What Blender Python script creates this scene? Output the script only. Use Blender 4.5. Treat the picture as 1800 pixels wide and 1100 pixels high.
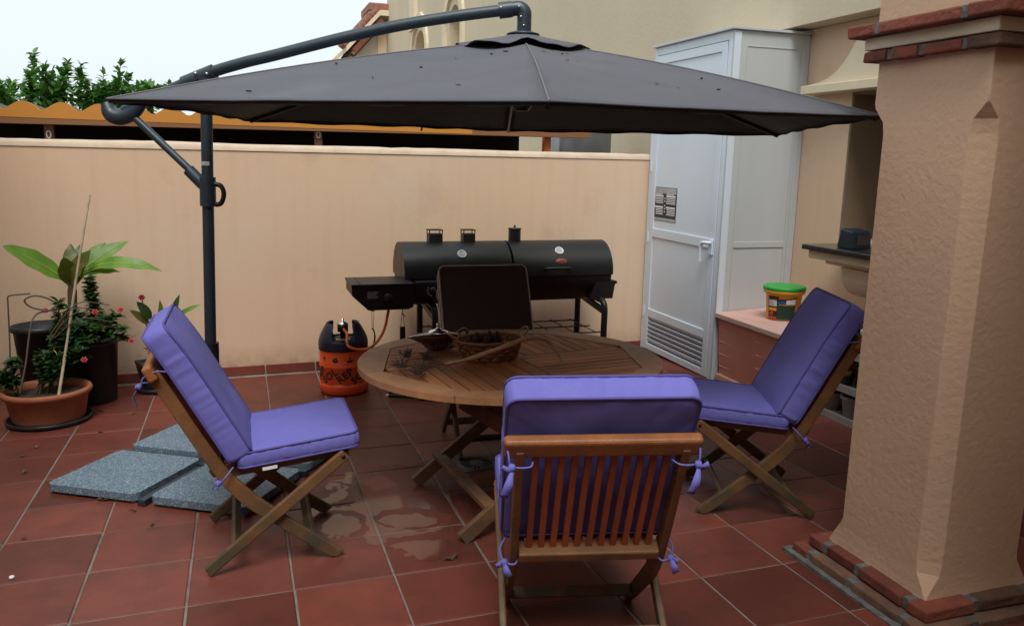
import bpy, math, random
import numpy as np
from mathutils import Vector, Matrix, Euler, noise as mnoise
random.seed(7)
for o in list(bpy.data.objects): bpy.data.objects.remove(o, do_unlink=True)
S = bpy.context.scene
COL = S.collection
PI = math.pi
def rad(a): return math.radians(a)

# ------------------------------------------------------------------ camera
CAM = Vector((.5549, -2.9566, 1.4626)); YAW, PITCH, ROLL, FPX = .3235, .1888, .0225, 1430.88
_f = Vector((math.sin(YAW)*math.cos(PITCH), math.cos(YAW)*math.cos(PITCH), -math.sin(PITCH)))
_r = Vector((math.cos(YAW), -math.sin(YAW), 0)); _u = _r.cross(_f)
R_, U_ = math.cos(ROLL)*_r+math.sin(ROLL)*_u, -math.sin(ROLL)*_r+math.cos(ROLL)*_u
cd = bpy.data.cameras.new('camera'); cam = bpy.data.objects.new('camera', cd); COL.objects.link(cam)
cam.matrix_world = Matrix(((R_.x, U_.x, -_f.x, CAM.x), (R_.y, U_.y, -_f.y, CAM.y), (R_.z, U_.z, -_f.z, CAM.z), (0, 0, 0, 1)))
cd.sensor_width = 36; cd.lens = FPX/1800*36; cd.clip_start = .05; cd.clip_end = 2000
S.camera = cam
# ------------------------------------------------------------------ sky, sun, exposure
SUN_EL, SUN_AZ = 60, 198            # elevation; compass azimuth measured clockwise from +Y
W = bpy.data.worlds.new('World'); S.world = W; W.use_nodes = True
wt = W.node_tree; wn = wt.nodes; wl = wt.links
bg = wn['Background']
sky = wn.new('ShaderNodeTexSky'); sky.sky_type = 'NISHITA'; sky.sun_disc = False
sky.sun_elevation = rad(SUN_EL); sky.sun_rotation = rad(SUN_AZ)
sky.air_density = 1.0; sky.dust_density = 6.0; sky.ozone_density = 1.2; sky.altitude = 0
hsv = wn.new('ShaderNodeHueSaturation'); hsv.inputs['Saturation'].default_value = .5
ovc = wn.new('ShaderNodeMix'); ovc.data_type = 'RGBA'; ovc.inputs[0].default_value = .82      # thin bright overcast over the clear sky
ovc.inputs[7].default_value = (6.3, 7.0, 7.2, 1)
wl.new(sky.outputs[0], hsv.inputs['Color']); wl.new(hsv.outputs[0], ovc.inputs[6]); wl.new(ovc.outputs[2], bg.inputs[0])
bg.inputs[1].default_value = .092
sd = bpy.data.lights.new('sun', 'SUN'); sd.energy = 1.5; sd.angle = rad(28); sd.color = (1, .97, .93)
sun = bpy.data.objects.new('sun', sd); COL.objects.link(sun)
_sd = Vector((math.sin(rad(SUN_AZ))*math.cos(rad(SUN_EL)), math.cos(rad(SUN_AZ))*math.cos(rad(SUN_EL)), math.sin(rad(SUN_EL))))
sun.rotation_euler = _sd.to_track_quat('Z', 'Y').to_euler(); sun.location = (-4, -4, 8)
S.view_settings.view_transform = 'Standard'; S.view_settings.look = 'None'
S.view_settings.exposure = 0.8; S.view_settings.gamma = 1; S.view_settings.use_curve_mapping = False

# ------------------------------------------------------------------ helpers
SX, SY = .0097, -.0216               # the patio falls slightly towards its drain
def fz(x, y): return SX*x+SY*y
TILT = Euler((SY, -SX, 0)).to_matrix()
def ray(px, py): return _f+(px-900)/FPX*R_-(py-550)/FPX*U_
def at_y(px, py, Y): d = ray(px, py); return CAM+(Y-CAM.y)/d.y*d
def at_x(px, py, X): d = ray(px, py); return CAM+(X-CAM.x)/d.x*d
def at_f(px, py, h=0.0):
    d = ray(px, py); n = Vector((-SX, -SY, 1)); return CAM+(h-CAM.dot(n))/d.dot(n)*d
def tag(o, label=None, cat=None, group=None, kind=None):
    if label: o['label'] = label
    if cat: o['category'] = cat
    if group: o['group'] = group
    if kind: o['kind'] = kind
    return o
def root(name, loc=(0, 0, 0), rz=0, floor=False, label=None, cat=None, group=None, kind=None):
    o = bpy.data.objects.new(name, None); COL.objects.link(o); o.empty_display_size = .05
    put(o, loc, rz, floor)
    return tag(o, label, cat, group, kind)
def put(o, loc, rz=0, floor=False):
    if floor:
        o.location = (loc[0], loc[1], fz(loc[0], loc[1])+(loc[2] if len(loc) > 2 else 0))
        o.rotation_euler = (TILT@Matrix.Rotation(rz, 3, 'Z')).to_euler()
    else:
        o.location = loc; o.rotation_euler = (0, 0, rz)
    return o
def dup(o, parent=None):
    c = o.copy(); COL.objects.link(c); c.parent = parent
    for ch in list(o.children): dup(ch, c)
    return c
class MB:
    def __init__(s): s.v = []; s.f = []; s.sm = []; s.uv = None
    def add(s, vs, fs, smooth=False, M=None):
        n = len(s.v)
        s.v += [tuple(M@Vector(v)) if M else tuple(v) for v in vs]
        s.f += [tuple(i+n for i in q) for q in fs]; s.sm += [smooth]*len(fs); return s
    def box(s, c, d, M=None):
        x, y, z = c; a, b, h = d[0]/2, d[1]/2, d[2]/2
        vs = [(x-a, y-b, z-h), (x+a, y-b, z-h), (x+a, y+b, z-h), (x-a, y+b, z-h), (x-a, y-b, z+h), (x+a, y-b, z+h), (x+a, y+b, z+h), (x-a, y+b, z+h)]
        return s.add(vs, [(0, 3, 2, 1), (4, 5, 6, 7), (0, 1, 5, 4), (1, 2, 6, 5), (2, 3, 7, 6), (3, 0, 4, 7)], False, M)
    def bb(s, x0, x1, y0, y1, z0, z1): return s.box(((x0+x1)/2, (y0+y1)/2, (z0+z1)/2), (abs(x1-x0), abs(y1-y0), abs(z1-z0)))
    def bar(s, a, b, w, t, up=(0, 0, 1)):
        # square bar from a to b: w across (side), t along 'up'
        a, b = Vector(a), Vector(b); d = (b-a); L = d.length; d.normalize(); up = Vector(up)
        side = d.cross(up)
        if side.length < 1e-5: side = d.cross(Vector((1, 0, 0)))
        side.normalize(); u2 = side.cross(d)
        M = Matrix(((d.x, side.x, u2.x, (a.x+b.x)/2), (d.y, side.y, u2.y, (a.y+b.y)/2), (d.z, side.z, u2.z, (a.z+b.z)/2), (0, 0, 0, 1)))
        return s.box((0, 0, 0), (L, w, t), M)
    def prism(s, poly, z0, z1, M=None, smooth=False):
        n = len(poly); vs = [(x, y, z0) for x, y in poly]+[(x, y, z1) for x, y in poly]
        s.add(vs, [tuple(range(n-1, -1, -1)), tuple(range(n, 2*n))], False, M)
        return s.add(vs, [(i, (i+1) % n, n+(i+1) % n, n+i) for i in range(n)], smooth, M)
    def lathe(s, prof, seg=32, c=(0, 0, 0), M=None, smooth=True, sx=1, sy=1, a0=0, a1=2*PI):
        full = abs(a1-a0-2*PI) < 1e-6; n = seg if full else seg+1
        vs = []; fs = []
        for r, z in prof:
            for i in range(n):
                t = a0+(a1-a0)*i/seg; vs.append((c[0]+r*sx*math.cos(t), c[1]+r*sy*math.sin(t), c[2]+z))
        for j in range(len(prof)-1):
            for i in range(seg):
                k = (i+1) % n if full else i+1
                fs.append((j*n+i, j*n+k, (j+1)*n+k, (j+1)*n+i))
        return s.add(vs, fs, smooth, M)
    def tube(s, pts, rads, seg=10, caps=True, flat=1.0):
        pts = [Vector(p) for p in pts]
        if not hasattr(rads, '__len__'): rads = [rads]*len(pts)
        n = len(pts); T = []
        for i in range(n):
            d = pts[min(i+1, n-1)]-pts[max(i-1, 0)]; T.append(d.normalized())
        ref = Vector((0, 0, 1)) if abs(T[0].z) < .9 else Vector((1, 0, 0))
        N = (ref-T[0]*ref.dot(T[0])).normalized(); vs = []; fs = []
        for i in range(n):
            N = (N-T[i]*N.dot(T[i])).normalized(); B = T[i].cross(N)
            for k in range(seg):
                a = 2*PI*k/seg; vs.append(pts[i]+rads[i]*(math.cos(a)*N*flat+math.sin(a)*B))
        for i in range(n-1):
            for k in range(seg):
                k2 = (k+1) % seg; fs.append((i*seg+k, i*seg+k2, (i+1)*seg+k2, (i+1)*seg+k))
        s.add(vs, fs, True)
        if caps:
            s.add(vs[:seg], [tuple(range(seg-1, -1, -1))]); s.add(vs[-seg:], [tuple(range(seg))])
        return s
    def mesh(s, name):
        me = bpy.data.meshes.new(name); me.from_pydata(s.v, [], s.f)
        me.polygons.foreach_set('use_smooth', s.sm); me.update(); return me
    def build(s, name, mat, parent=None, bevel=0, loc=None, rot=None, seg=2, label=None, cat=None, group=None, kind=None):
        o = bpy.data.objects.new(name, s.mesh(name)); COL.objects.link(o)
        if mat: o.data.materials.append(mat)
        if parent: o.parent = parent
        if loc: o.location = loc
        if rot: o.rotation_euler = rot
        if bevel: bev(o, bevel, seg)
        return tag(o, label, cat, group, kind)
def bev(o, w, seg=2):
    b = o.modifiers.new('bevel', 'BEVEL'); b.width = w; b.segments = seg; b.limit_method = 'ANGLE'; b.angle_limit = rad(40)
    return o
def link(name, me, parent, loc=(0, 0, 0), rot=(0, 0, 0), bevel=0):
    o = bpy.data.objects.new(name, me); COL.objects.link(o); o.parent = parent; o.location = loc; o.rotation_euler = rot
    if bevel: bev(o, bevel)
    return o
def catmull(pts, n=6):
    pts = [Vector(p) for p in pts]; out = []
    P = [2*pts[0]-pts[1]]+pts+[2*pts[-1]-pts[-2]]
    for i in range(1, len(P)-2):
        for k in range(n):
            t = k/n; a, b, c, d = P[i-1], P[i], P[i+1], P[i+2]
            out.append(.5*((2*b)+(-a+c)*t+(2*a-5*b+4*c-d)*t*t+(-a+3*b-3*c+d)*t**3))
    out.append(pts[-1]); return out
def clip(poly, n, d):
    # keep the part of a convex 2-D polygon where n.p <= d
    out = []
    for i in range(len(poly)):
        a, b = poly[i], poly[(i+1) % len(poly)]
        da, db = n[0]*a[0]+n[1]*a[1]-d, n[0]*b[0]+n[1]*b[1]-d
        if da <= 0: out.append(a)
        if da*db < 0:
            t = da/(da-db); out.append((a[0]+t*(b[0]-a[0]), a[1]+t*(b[1]-a[1])))
    return out

# ------------------------------------------------------------------ materials
def mat(name, col, rough=.6, col2=None, scale=6, detail=6, metal=0, bump=0, bscale=60, spec=.5, stretch=None, rnd=0, patch=None, coat=0, contrast=(.35, .65), bdist=.01, sheen=0, trans=0, grime=None, streak=None):
    m = bpy.data.materials.new(name); m.use_nodes = True; nt = m.node_tree; N = nt.nodes; L = nt.links
    p = N['Principled BSDF']; p.inputs['Roughness'].default_value = rough; p.inputs['Metallic'].default_value = metal
    p.inputs['Specular IOR Level'].default_value = spec; p.inputs['Coat Weight'].default_value = coat
    if sheen: p.inputs['Sheen Weight'].default_value = sheen
    tc = N.new('ShaderNodeTexCoord'); mp = N.new('ShaderNodeMapping'); L.new(tc.outputs['Object'], mp.inputs[0])
    if stretch: mp.inputs['Scale'].default_value = stretch
    oi = N.new('ShaderNodeObjectInfo')
    vadd = N.new('ShaderNodeVectorMath'); vadd.operation = 'MULTIPLY_ADD'; vadd.inputs[1].default_value = (1, 1, 1)
    cmb = N.new('ShaderNodeMath'); cmb.operation = 'MULTIPLY'; cmb.inputs[1].default_value = 37.0
    L.new(oi.outputs['Random'], cmb.inputs[0]); L.new(mp.outputs[0], vadd.inputs[0]); L.new(cmb.outputs[0], vadd.inputs[2])
    vec = vadd.outputs[0]
    out = None
    rgb = N.new('ShaderNodeRGB'); rgb.outputs[0].default_value = (*col, 1); out = rgb.outputs[0]
    def noise(sc, det=6, ro=.6):
        n = N.new('ShaderNodeTexNoise'); n.inputs['Scale'].default_value = sc; n.inputs['Detail'].default_value = det; n.inputs['Roughness'].default_value = ro
        L.new(vec, n.inputs['Vector']); return n.outputs['Fac']
    def ramp(fac, a, b):
        r = N.new('ShaderNodeMapRange'); r.inputs[1].default_value = a; r.inputs[2].default_value = b; L.new(fac, r.inputs[0]); return r.outputs[0]
    def mix(fac, a, b):
        x = N.new('ShaderNodeMix'); x.data_type = 'RGBA'; L.new(fac, x.inputs[0]); L.new(a, x.inputs[6])
        if isinstance(b, tuple): x.inputs[7].default_value = (*b, 1)
        else: L.new(b, x.inputs[7])
        return x.outputs[2]
    if col2: out = mix(ramp(noise(scale, detail), *contrast), out, col2)
    if patch:                       # (colour, scale, low, high): stains and wear
        for pc, ps, a, b in patch: out = mix(ramp(noise(ps, 8, .65), a, b), out, pc)
    if streak:                      # (colour, amount): faint rain streaks
        mq = N.new('ShaderNodeMapping'); mq.inputs['Scale'].default_value = (9, 9, .55); L.new(tc.outputs['Object'], mq.inputs[0])
        ns = N.new('ShaderNodeTexNoise'); ns.inputs['Scale'].default_value = 1.6; ns.inputs['Detail'].default_value = 6; L.new(mq.outputs[0], ns.inputs['Vector'])
        m1 = N.new('ShaderNodeMath'); m1.operation = 'MULTIPLY'; m1.use_clamp = True; L.new(ramp(ns.outputs['Fac'], .5, .8), m1.inputs[0]); m1.inputs[1].default_value = streak[1]; out = mix(m1.outputs[0], out, streak[0])
        vo = N.new('ShaderNodeTexVoronoi'); vo.feature = 'DISTANCE_TO_EDGE'; vo.inputs['Scale'].default_value = .9
        nd = N.new('ShaderNodeTexNoise'); nd.inputs['Scale'].default_value = 5; nd.inputs['Detail'].default_value = 6; L.new(tc.outputs['Object'], nd.inputs['Vector'])
        va_ = N.new('ShaderNodeVectorMath'); va_.operation = 'MULTIPLY_ADD'; va_.inputs[1].default_value = (.5, .5, .5); L.new(nd.outputs['Color'], va_.inputs[0]); L.new(tc.outputs['Object'], va_.inputs[2]); L.new(va_.outputs[0], vo.inputs['Vector'])
        ck = N.new('ShaderNodeMapRange'); ck.inputs[1].default_value = .0; ck.inputs[2].default_value = .0035; ck.inputs[3].default_value = .12; ck.inputs[4].default_value = 0; L.new(vo.outputs['Distance'], ck.inputs[0])
        m2 = N.new('ShaderNodeMath'); m2.operation = 'MULTIPLY'; L.new(ck.outputs[0], m2.inputs[0]); L.new(ramp(noise(1.1, 3), .5, .62), m2.inputs[1]); out = mix(m2.outputs[0], out, (col[0]*.45, col[1]*.42, col[2]*.4))
    if grime:                       # (colour, z0, z1): weathering that climbs from the feet
        sx = N.new('ShaderNodeSeparateXYZ'); L.new(tc.outputs['Object'], sx.inputs[0])
        g = ramp(sx.outputs[2], grime[2], grime[1]); mm = N.new('ShaderNodeMath'); mm.operation = 'MULTIPLY'; mm.use_clamp = True
        L.new(g, mm.inputs[0]); L.new(ramp(noise(14, 5), .2, .6), mm.inputs[1]); out = mix(mm.outputs[0], out, grime[0])
    if rnd:
        hv = N.new('ShaderNodeHueSaturation'); L.new(out, hv.inputs['Color']); mr = N.new('ShaderNodeMapRange')
        mr.inputs[3].default_value = 1-rnd; mr.inputs[4].default_value = 1+rnd; L.new(oi.outputs['Random'], mr.inputs[0]); L.new(mr.outputs[0], hv.inputs['Value']); out = hv.outputs[0]
    L.new(out, p.inputs['Base Color'])
    rr = N.new('ShaderNodeMapRange'); rr.inputs[3].default_value = max(0, rough-.1); rr.inputs[4].default_value = min(1, rough+.12)
    L.new(noise(scale*2.3, 4), rr.inputs[0]); L.new(rr.outputs[0], p.inputs['Roughness'])
    if bump:
        b = N.new('ShaderNodeBump'); b.inputs['Strength'].default_value = bump; b.inputs['Distance'].default_value = bdist
        L.new(noise(bscale, 5), b.inputs['Height']); L.new(b.outputs[0], p.inputs['Normal'])
    if trans:
        p.inputs['Transmission Weight'].default_value = trans
    return m
def leafmat(name, c1, c2, rough=.45, sc=9):
    m = mat(name, c1, rough, c2, scale=sc, contrast=(.35, .62), rnd=.1); nt = m.node_tree; N = nt.nodes; L = nt.links
    p = N['Principled BSDF']; tr = N.new('ShaderNodeBsdfTranslucent'); mx = N.new('ShaderNodeMixShader'); mx.inputs[0].default_value = .25
    tr.inputs[0].default_value = (c1[0]*1.6, c1[1]*1.6, c1[2], 1)
    L.new(p.outputs[0], mx.inputs[1]); L.new(tr.outputs[0], mx.inputs[2]); L.new(mx.outputs[0], N['Material Output'].inputs[0]); return m
M = {}
M['tile'] = mat('terracotta_tile', (.165, .042, .028), .45, (.11, .033, .024), scale=5, spec=.3, rnd=.28, bump=.12, bscale=25, patch=[((.06, .027, .022), 3.1, .62, .8), ((.17, .068, .05), 9, .66, .8)])
M['grout'] = mat('grout', (.21, .185, .155), .85, (.12, .10, .085), scale=9, bump=.3, bscale=160, contrast=(.4, .7))
M['render'] = mat('peach_render', (.70, .50, .335), .85, (.65, .475, .325), scale=1.4, streak=((.54, .38, .27), .3), grime=((.34, .22, .15), -.05, .16), bump=.2, bscale=26, bdist=.006, patch=[((.58, .40, .28), 2.2, .58, .75), ((.70, .53, .41), .7, .5, .75)])
M['render_cap'] = mat('pale_wall_cap', (.58, .47, .36), .85, (.48, .37, .27), scale=7, bump=.4, bscale=45, bdist=.006)
M['render_cream'] = mat('cream_render', (.60, .51, .36), .88, (.55, .47, .34), scale=.8, streak=((.46, .40, .29), .15), bump=.25, bscale=30, patch=[((.48, .41, .30), 1.3, .58, .78)])
M['render_white'] = mat('pale_render', (.56, .54, .50), .88, (.51, .48, .43), scale=.8)
M['pillar'] = mat('pillar_render', (.66, .44, .295), .85, (.61, .405, .275), scale=3, bump=.42, bscale=48, bdist=.007, patch=[((.36, .25, .19), 3.5, .66, .85)])
M['cream_mould'] = mat('cream_moulding', (.72, .62, .45), .75, (.66, .56, .40), scale=4)
M['brick'] = mat('red_brick', (.24, .062, .036), .85, (.16, .045, .03), scale=14, rnd=.22, bump=.8, bscale=55, bdist=.008, patch=[((.10, .055, .04), 11, .58, .75)])
M['brick_worn'] = mat('worn_brown_brick', (.19, .10, .06), .85, (.12, .065, .045), scale=14, rnd=.25, bump=.8, bscale=55, bdist=.008)
M['mortar'] = mat('grey_mortar', (.19, .20, .19), .9, (.10, .105, .10), scale=22, bump=1, bscale=70, bdist=.01)
M['roof_tile'] = mat('clay_roof_tile', (.30, .11, .07), .8, (.16, .08, .06), scale=6, rnd=.25)
M['white_pvc'] = mat('white_painted_panel', (.66, .74, .83), .38, (.63, .71, .79), scale=2, patch=[((.60, .61, .60), 1.6, .62, .85)])
M['grey_pvc'] = mat('pale_grey_panel', (.52, .55, .56), .42, (.46, .49, .50), scale=3, stretch=(1, 1, .08), contrast=(.3, .7))
M['dark_gap'] = mat('dark_gap', (.02, .02, .02), .8)
M['print_black'] = mat('printed_black', (.02, .02, .022), .5)
M['print_white'] = mat('printed_white', (.78, .79, .80), .5)
M['print_grey'] = mat('printed_grey', (.25, .27, .30), .5, (.5, .5, .52), scale=60)
M['metal_dark'] = mat('anthracite_tube', (.014, .028, .042), .38, (.02, .036, .052), scale=9, spec=.6)
M['metal_black'] = mat('black_steel', (.006, .0065, .0075), .45, (.012, .012, .013), scale=12, bump=.05, bscale=200)
M['metal_worn'] = mat('black_steel_dusty', (.0055, .0065, .0085), .42, (.013, .015, .02), scale=5, contrast=(.45, .8))
M['plastic_black'] = mat('black_plastic', (.012, .013, .015), .5)
M['steel'] = mat('bare_steel', (.5, .5, .5), .28, metal=1)
M['silver'] = mat('silver_metal', (.72, .71, .68), .22, metal=1)
M['white_trim'] = mat('white_ring', (.75, .75, .74), .35)
M['badge'] = mat('red_badge', (.45, .10, .05), .4, (.30, .08, .05), scale=60)
M['underside_shade'] = mat('canopy_underside_shade', (.012, .012, .013), .85)  # near-black colour stands in for the shade under the canopy
M['canopy'] = mat('grey_canopy_cloth', (.102, .105, .126), .8, (.091, .093, .111), scale=3, bump=.15, bscale=300, sheen=.05, spec=.2, patch=[((.12, .125, .15), 2.5, .55, .8)])
M['canopy_seam'] = mat('canopy_seam', (.16, .15, .155), .8)
M['slab'] = None
M['cush'] = mat('lilac_canvas', (.165, .158, .50), .8, (.15, .145, .47), scale=4, bump=.3, bscale=420, bdist=.002, sheen=.03, spec=.15, patch=[((.22, .205, .51), 3, .55, .8)])
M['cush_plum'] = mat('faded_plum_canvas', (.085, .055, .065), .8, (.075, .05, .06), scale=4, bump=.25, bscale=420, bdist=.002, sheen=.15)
M['pipe_pale'] = mat('pale_piping', (.52, .48, .50), .7)
M['pipe'] = mat('lilac_piping', (.085, .075, .29), .7)
M['teak'] = mat('weathered_teak', (.23, .098, .032), .55, (.145, .062, .022), scale=9, stretch=(1, 1, 1), rnd=.12, bump=.25, bscale=90, patch=[((.30, .20, .12), 16, .64, .78)], grime=((.06, .05, .028), .08, .5))
M['teak_rail'] = mat('teak_rail', (.33, .115, .032), .5, (.22, .075, .022), scale=10, stretch=(.25, 1, 1), rnd=.08, bump=.2, bscale=90, patch=[((.36, .26, .18), 18, .66, .78)])
M['slat'] = mat('teak_slat', (.38, .085, .025), .5, (.28, .065, .02), scale=12, stretch=(1, 1, .3), rnd=.12)
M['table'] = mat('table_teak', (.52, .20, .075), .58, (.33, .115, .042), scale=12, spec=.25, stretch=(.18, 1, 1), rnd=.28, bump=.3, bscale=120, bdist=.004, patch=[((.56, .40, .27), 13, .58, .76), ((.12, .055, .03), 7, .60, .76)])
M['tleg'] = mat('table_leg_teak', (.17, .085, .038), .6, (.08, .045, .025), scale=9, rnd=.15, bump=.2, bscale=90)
M['rim'] = mat('table_rim_teak', (.48, .235, .105), .55, (.36, .165, .07), scale=10, rnd=.12, bump=.3, bscale=110, patch=[((.42, .33, .24), 17, .61, .78)])
M['orange'] = mat('orange_paint', (.90, .12, .025), .42, (.84, .10, .022), scale=4)
M['navy'] = mat('navy_plastic', (.014, .018, .05), .42, (.01, .013, .035), scale=6)
M['hose'] = mat('orange_rubber', (.80, .15, .025), .5)
M['terracotta'] = mat('terracotta_pot', (.40, .13, .055), .8, (.30, .10, .05), scale=7, bump=.2, bscale=60, patch=[((.34, .24, .18), 5, .6, .8)])
M['potblack'] = mat('black_pot', (.012, .014, .017), .45, (.02, .022, .026), scale=6)
M['soil'] = mat('potting_soil', (.035, .025, .018), .95, (.06, .04, .028), scale=60, bump=1, bscale=120)
M['banana'] = leafmat('banana_leaf', (.14, .27, .018), (.08, .19, .018))
M['banana_dark'] = leafmat('old_banana_leaf', (.075, .11, .02), (.14, .12, .025))
M['rib'] = mat('leaf_midrib', (.26, .34, .08), .5)
M['leaf'] = leafmat('small_green_leaf', (.028, .075, .022), (.045, .11, .03))
M['leaf2'] = leafmat('bright_green_leaf', (.06, .15, .03), (.10, .20, .035))
M['leaf_sun'] = leafmat('shrub_leaf', (.05, .14, .025), (.09, .22, .04))
M['deadleaf'] = mat('dry_leaf', (.13, .06, .035), .8, (.07, .03, .02), scale=20, rnd=.3)
M['petal'] = mat('red_petal', (.30, .008, .014), .5, (.36, .015, .02), scale=30)
M['stem'] = mat('green_brown_stem', (.10, .085, .045), .8, (.06, .05, .03), scale=20)
M['cane'] = mat('dry_cane', (.42, .33, .22), .7, (.30, .23, .15), scale=20)
M['wire'] = mat('rusty_wire', (.08, .06, .045), .6)
M['trunk'] = mat('banana_trunk', (.13, .075, .035), .8, (.06, .04, .025), scale=30, stretch=(1, 1, .2))
M['pinkbox'] = mat('faded_red_plastic', (.62, .26, .20), .55, (.56, .22, .165), scale=2.5, patch=[((.58, .27, .21), 1.7, .5, .75)])
M['pinklid'] = mat('bleached_pink_plastic', (.60, .42, .37), .6, (.52, .30, .25), scale=3, stretch=(1, .4, 1))
M['bucket'] = mat('orange_yellow_plastic', (.76, .34, .02), .4)
M['lid'] = mat('green_plastic', (.02, .33, .05), .4)
M['lab_green'] = mat('label_dark_green', (.012, .05, .03), .45)
M['lab_white'] = mat('label_white', (.65, .66, .66), .45)
M['lab_blue'] = mat('label_blue', (.02, .07, .20), .45)
M['lab_red'] = mat('label_red', (.5, .05, .03), .45)
M['granite'] = mat('black_granite', (.022, .018, .018), .18, (.04, .035, .035), scale=90)
M['niche_shade'] = mat('niche_shade_render', (.26, .19, .12), .9, (.20, .145, .09), scale=3)  # darker tone puts the shade of the hearth niche into the colour
M['pine'] = mat('orange_stained_pine', (.27, .125, .05), .6, (.21, .09, .035), scale=7, stretch=(.15, 1, 1), patch=[((.20, .09, .03), 9, .68, .8)])
M['scallop'] = mat('orange_painted_board', (.52, .22, .03), .6, (.52, .21, .03), scale=4)
M['post_orange'] = mat('stained_post', (.50, .13, .03), .6, (.40, .11, .03), scale=8)
M['roofsheet'] = mat('roof_sheet', (.10, .09, .08), .8)
M['shelter_shade'] = mat('shelter_shade_dark', (.012, .012, .012), .9)  # near-black colour stands in for shade below the shelter roof
M['flue'] = mat('brushed_steel', (.34, .36, .38), .35, (.22, .23, .25), scale=3, metal=.9)
M['basket'] = mat('woven_strip', (.22, .085, .03), .55, (.12, .05, .02), scale=25, rnd=.35, bump=.2, bscale=120)
M['basket_rim'] = mat('basket_rim', (.38, .20, .09), .5, (.26, .12, .05), scale=30)
M['ceramic'] = mat('brown_glazed_ceramic', (.07, .022, .016), .25, (.10, .03, .02), scale=8, coat=.4)
M['stick'] = mat('peeled_branch', (.50, .32, .18), .6, (.36, .20, .10), scale=16, stretch=(.3, 1, 1))
M['twig'] = mat('dry_twig', (.17, .125, .09), .8, (.10, .07, .05), scale=30)
M['iron'] = mat('cast_iron_grate', (.10, .12, .13), .5, (.06, .07, .075), scale=20, metal=.3, bump=.3, bscale=90)
M['shelf'] = mat('grey_shelf', (.42, .42, .39), .6, (.34, .34, .31), scale=8)
M['greypot'] = mat('grey_plastic_pot', (.40, .40, .40), .6, (.33, .33, .33), scale=8)
M['beigepot'] = mat('beige_plastic_pot', (.38, .34, .25), .6)
M['yellowcap'] = mat('yellow_cap', (.62, .52, .12), .5)
M['greencap'] = mat('mint_cap', (.35, .55, .42), .5)
M['bluebox'] = mat('blue_black_plastic', (.012, .022, .035), .3)
M['ground'] = mat('bare_ground', (.20, .15, .11), .95, (.15, .12, .08), scale=.4)
M['plasterceil'] = mat('porch_plaster', (.50, .38, .28), .9)
def slab_mat():
    m = mat('pebble_concrete', (.11, .17, .225), .6, (.08, .125, .17), scale=70, contrast=(.4, .6), bump=.6, bscale=130, bdist=.004); nt = m.node_tree; N = nt.nodes; L = nt.links
    p = N['Principled BSDF']; old = p.inputs['Base Color'].links[0].from_socket
    tc = N.new('ShaderNodeTexCoord'); v = N.new('ShaderNodeTexVoronoi'); v.inputs['Scale'].default_value = 240; L.new(tc.outputs['Object'], v.inputs['Vector'])
    r = N.new('ShaderNodeMapRange'); r.inputs[1].default_value = .72; r.inputs[2].default_value = .85; sp = N.new('ShaderNodeSeparateColor'); L.new(v.outputs['Color'], sp.inputs[0]); L.new(sp.outputs[0], r.inputs[0])
    x = N.new('ShaderNodeMix'); x.data_type = 'RGBA'; L.new(r.outputs[0], x.inputs[0]); L.new(old, x.inputs[6]); x.inputs[7].default_value = (.27, .36, .43, 1); L.new(x.outputs[2], p.inputs['Base Color']); return m
M['slab'] = slab_mat()
def water_mat():
    m = bpy.data.materials.new('water_film'); m.use_nodes = True; nt = m.node_tree; N = nt.nodes; L = nt.links; N.remove(N['Principled BSDF'])
    t = N.new('ShaderNodeBsdfTransparent'); t.inputs[0].default_value = (.97, .97, .97, 1); g = N.new('ShaderNodeBsdfGlossy'); g.inputs['Roughness'].default_value = .06
    fr = N.new('ShaderNodeFresnel'); fr.inputs[0].default_value = 1.65; mx = N.new('ShaderNodeMixShader'); ge = N.new('ShaderNodeNewGeometry'); sb_ = N.new('ShaderNodeMath'); sb_.operation = 'SUBTRACT'; sb_.use_clamp = True; L.new(fr.outputs[0], sb_.inputs[0]); L.new(ge.outputs['Backfacing'], sb_.inputs[1]); L.new(sb_.outputs[0], mx.inputs[0]); L.new(t.outputs[0], mx.inputs[1]); L.new(g.outputs[0], mx.inputs[2]); L.new(mx.outputs[0], N['Material Output'].inputs[0]); return m
M['water'] = water_mat()

# ================================================================== THE SETTING
# ground far around (below the patio)
MB().add([(-400, -400, -.32), (400, -400, -.32), (400, 400, -.32), (-400, 400, -.32)], [(0, 1, 2, 3)]).build('ground', M['ground'], kind='structure')
T = .34
WALLY = 2.79
fr = root('patio_floor', (0, 0, 0), 0, kind='structure'); fr.rotation_euler = (SY, -SX, 0)
g = MB(); g.bb(-4.2, 5.2, -5.6, WALLY+.05, -.12, -.0035); g.build('grout', M['grout'], fr)
def tile_mesh(w, d, seed):
    rn = random.Random(seed); b = .004; mb = MB()
    x0, y0 = w/2, d/2; zs = [rn.uniform(-.0008, .0008) for _ in range(4)]
    cs = [(-x0, -y0), (x0, -y0), (x0, y0), (-x0, y0)]; inn = [(-x0+b, -y0+b), (x0-b, -y0+b), (x0-b, y0-b), (-x0+b, y0-b)]
    vs = [(*c, -.02) for c in cs]+[(*c, -.0025) for c in cs]+[(*c, z) for c, z in zip(inn, zs)]
    fs = [(0, 1, 5, 4), (1, 2, 6, 5), (2, 3, 7, 6), (3, 0, 4, 7), (4, 5, 9, 8), (5, 6, 10, 9), (6, 7, 11, 10), (7, 4, 8, 11), (8, 9, 10, 11)]
    me = mb.add(vs, fs).mesh('tile'); me.materials.append(M['tile']); return me
TM = [tile_mesh(T-.008, T-.0055, s) for s in range(6)]
far = MB(); tiles = []
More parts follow.
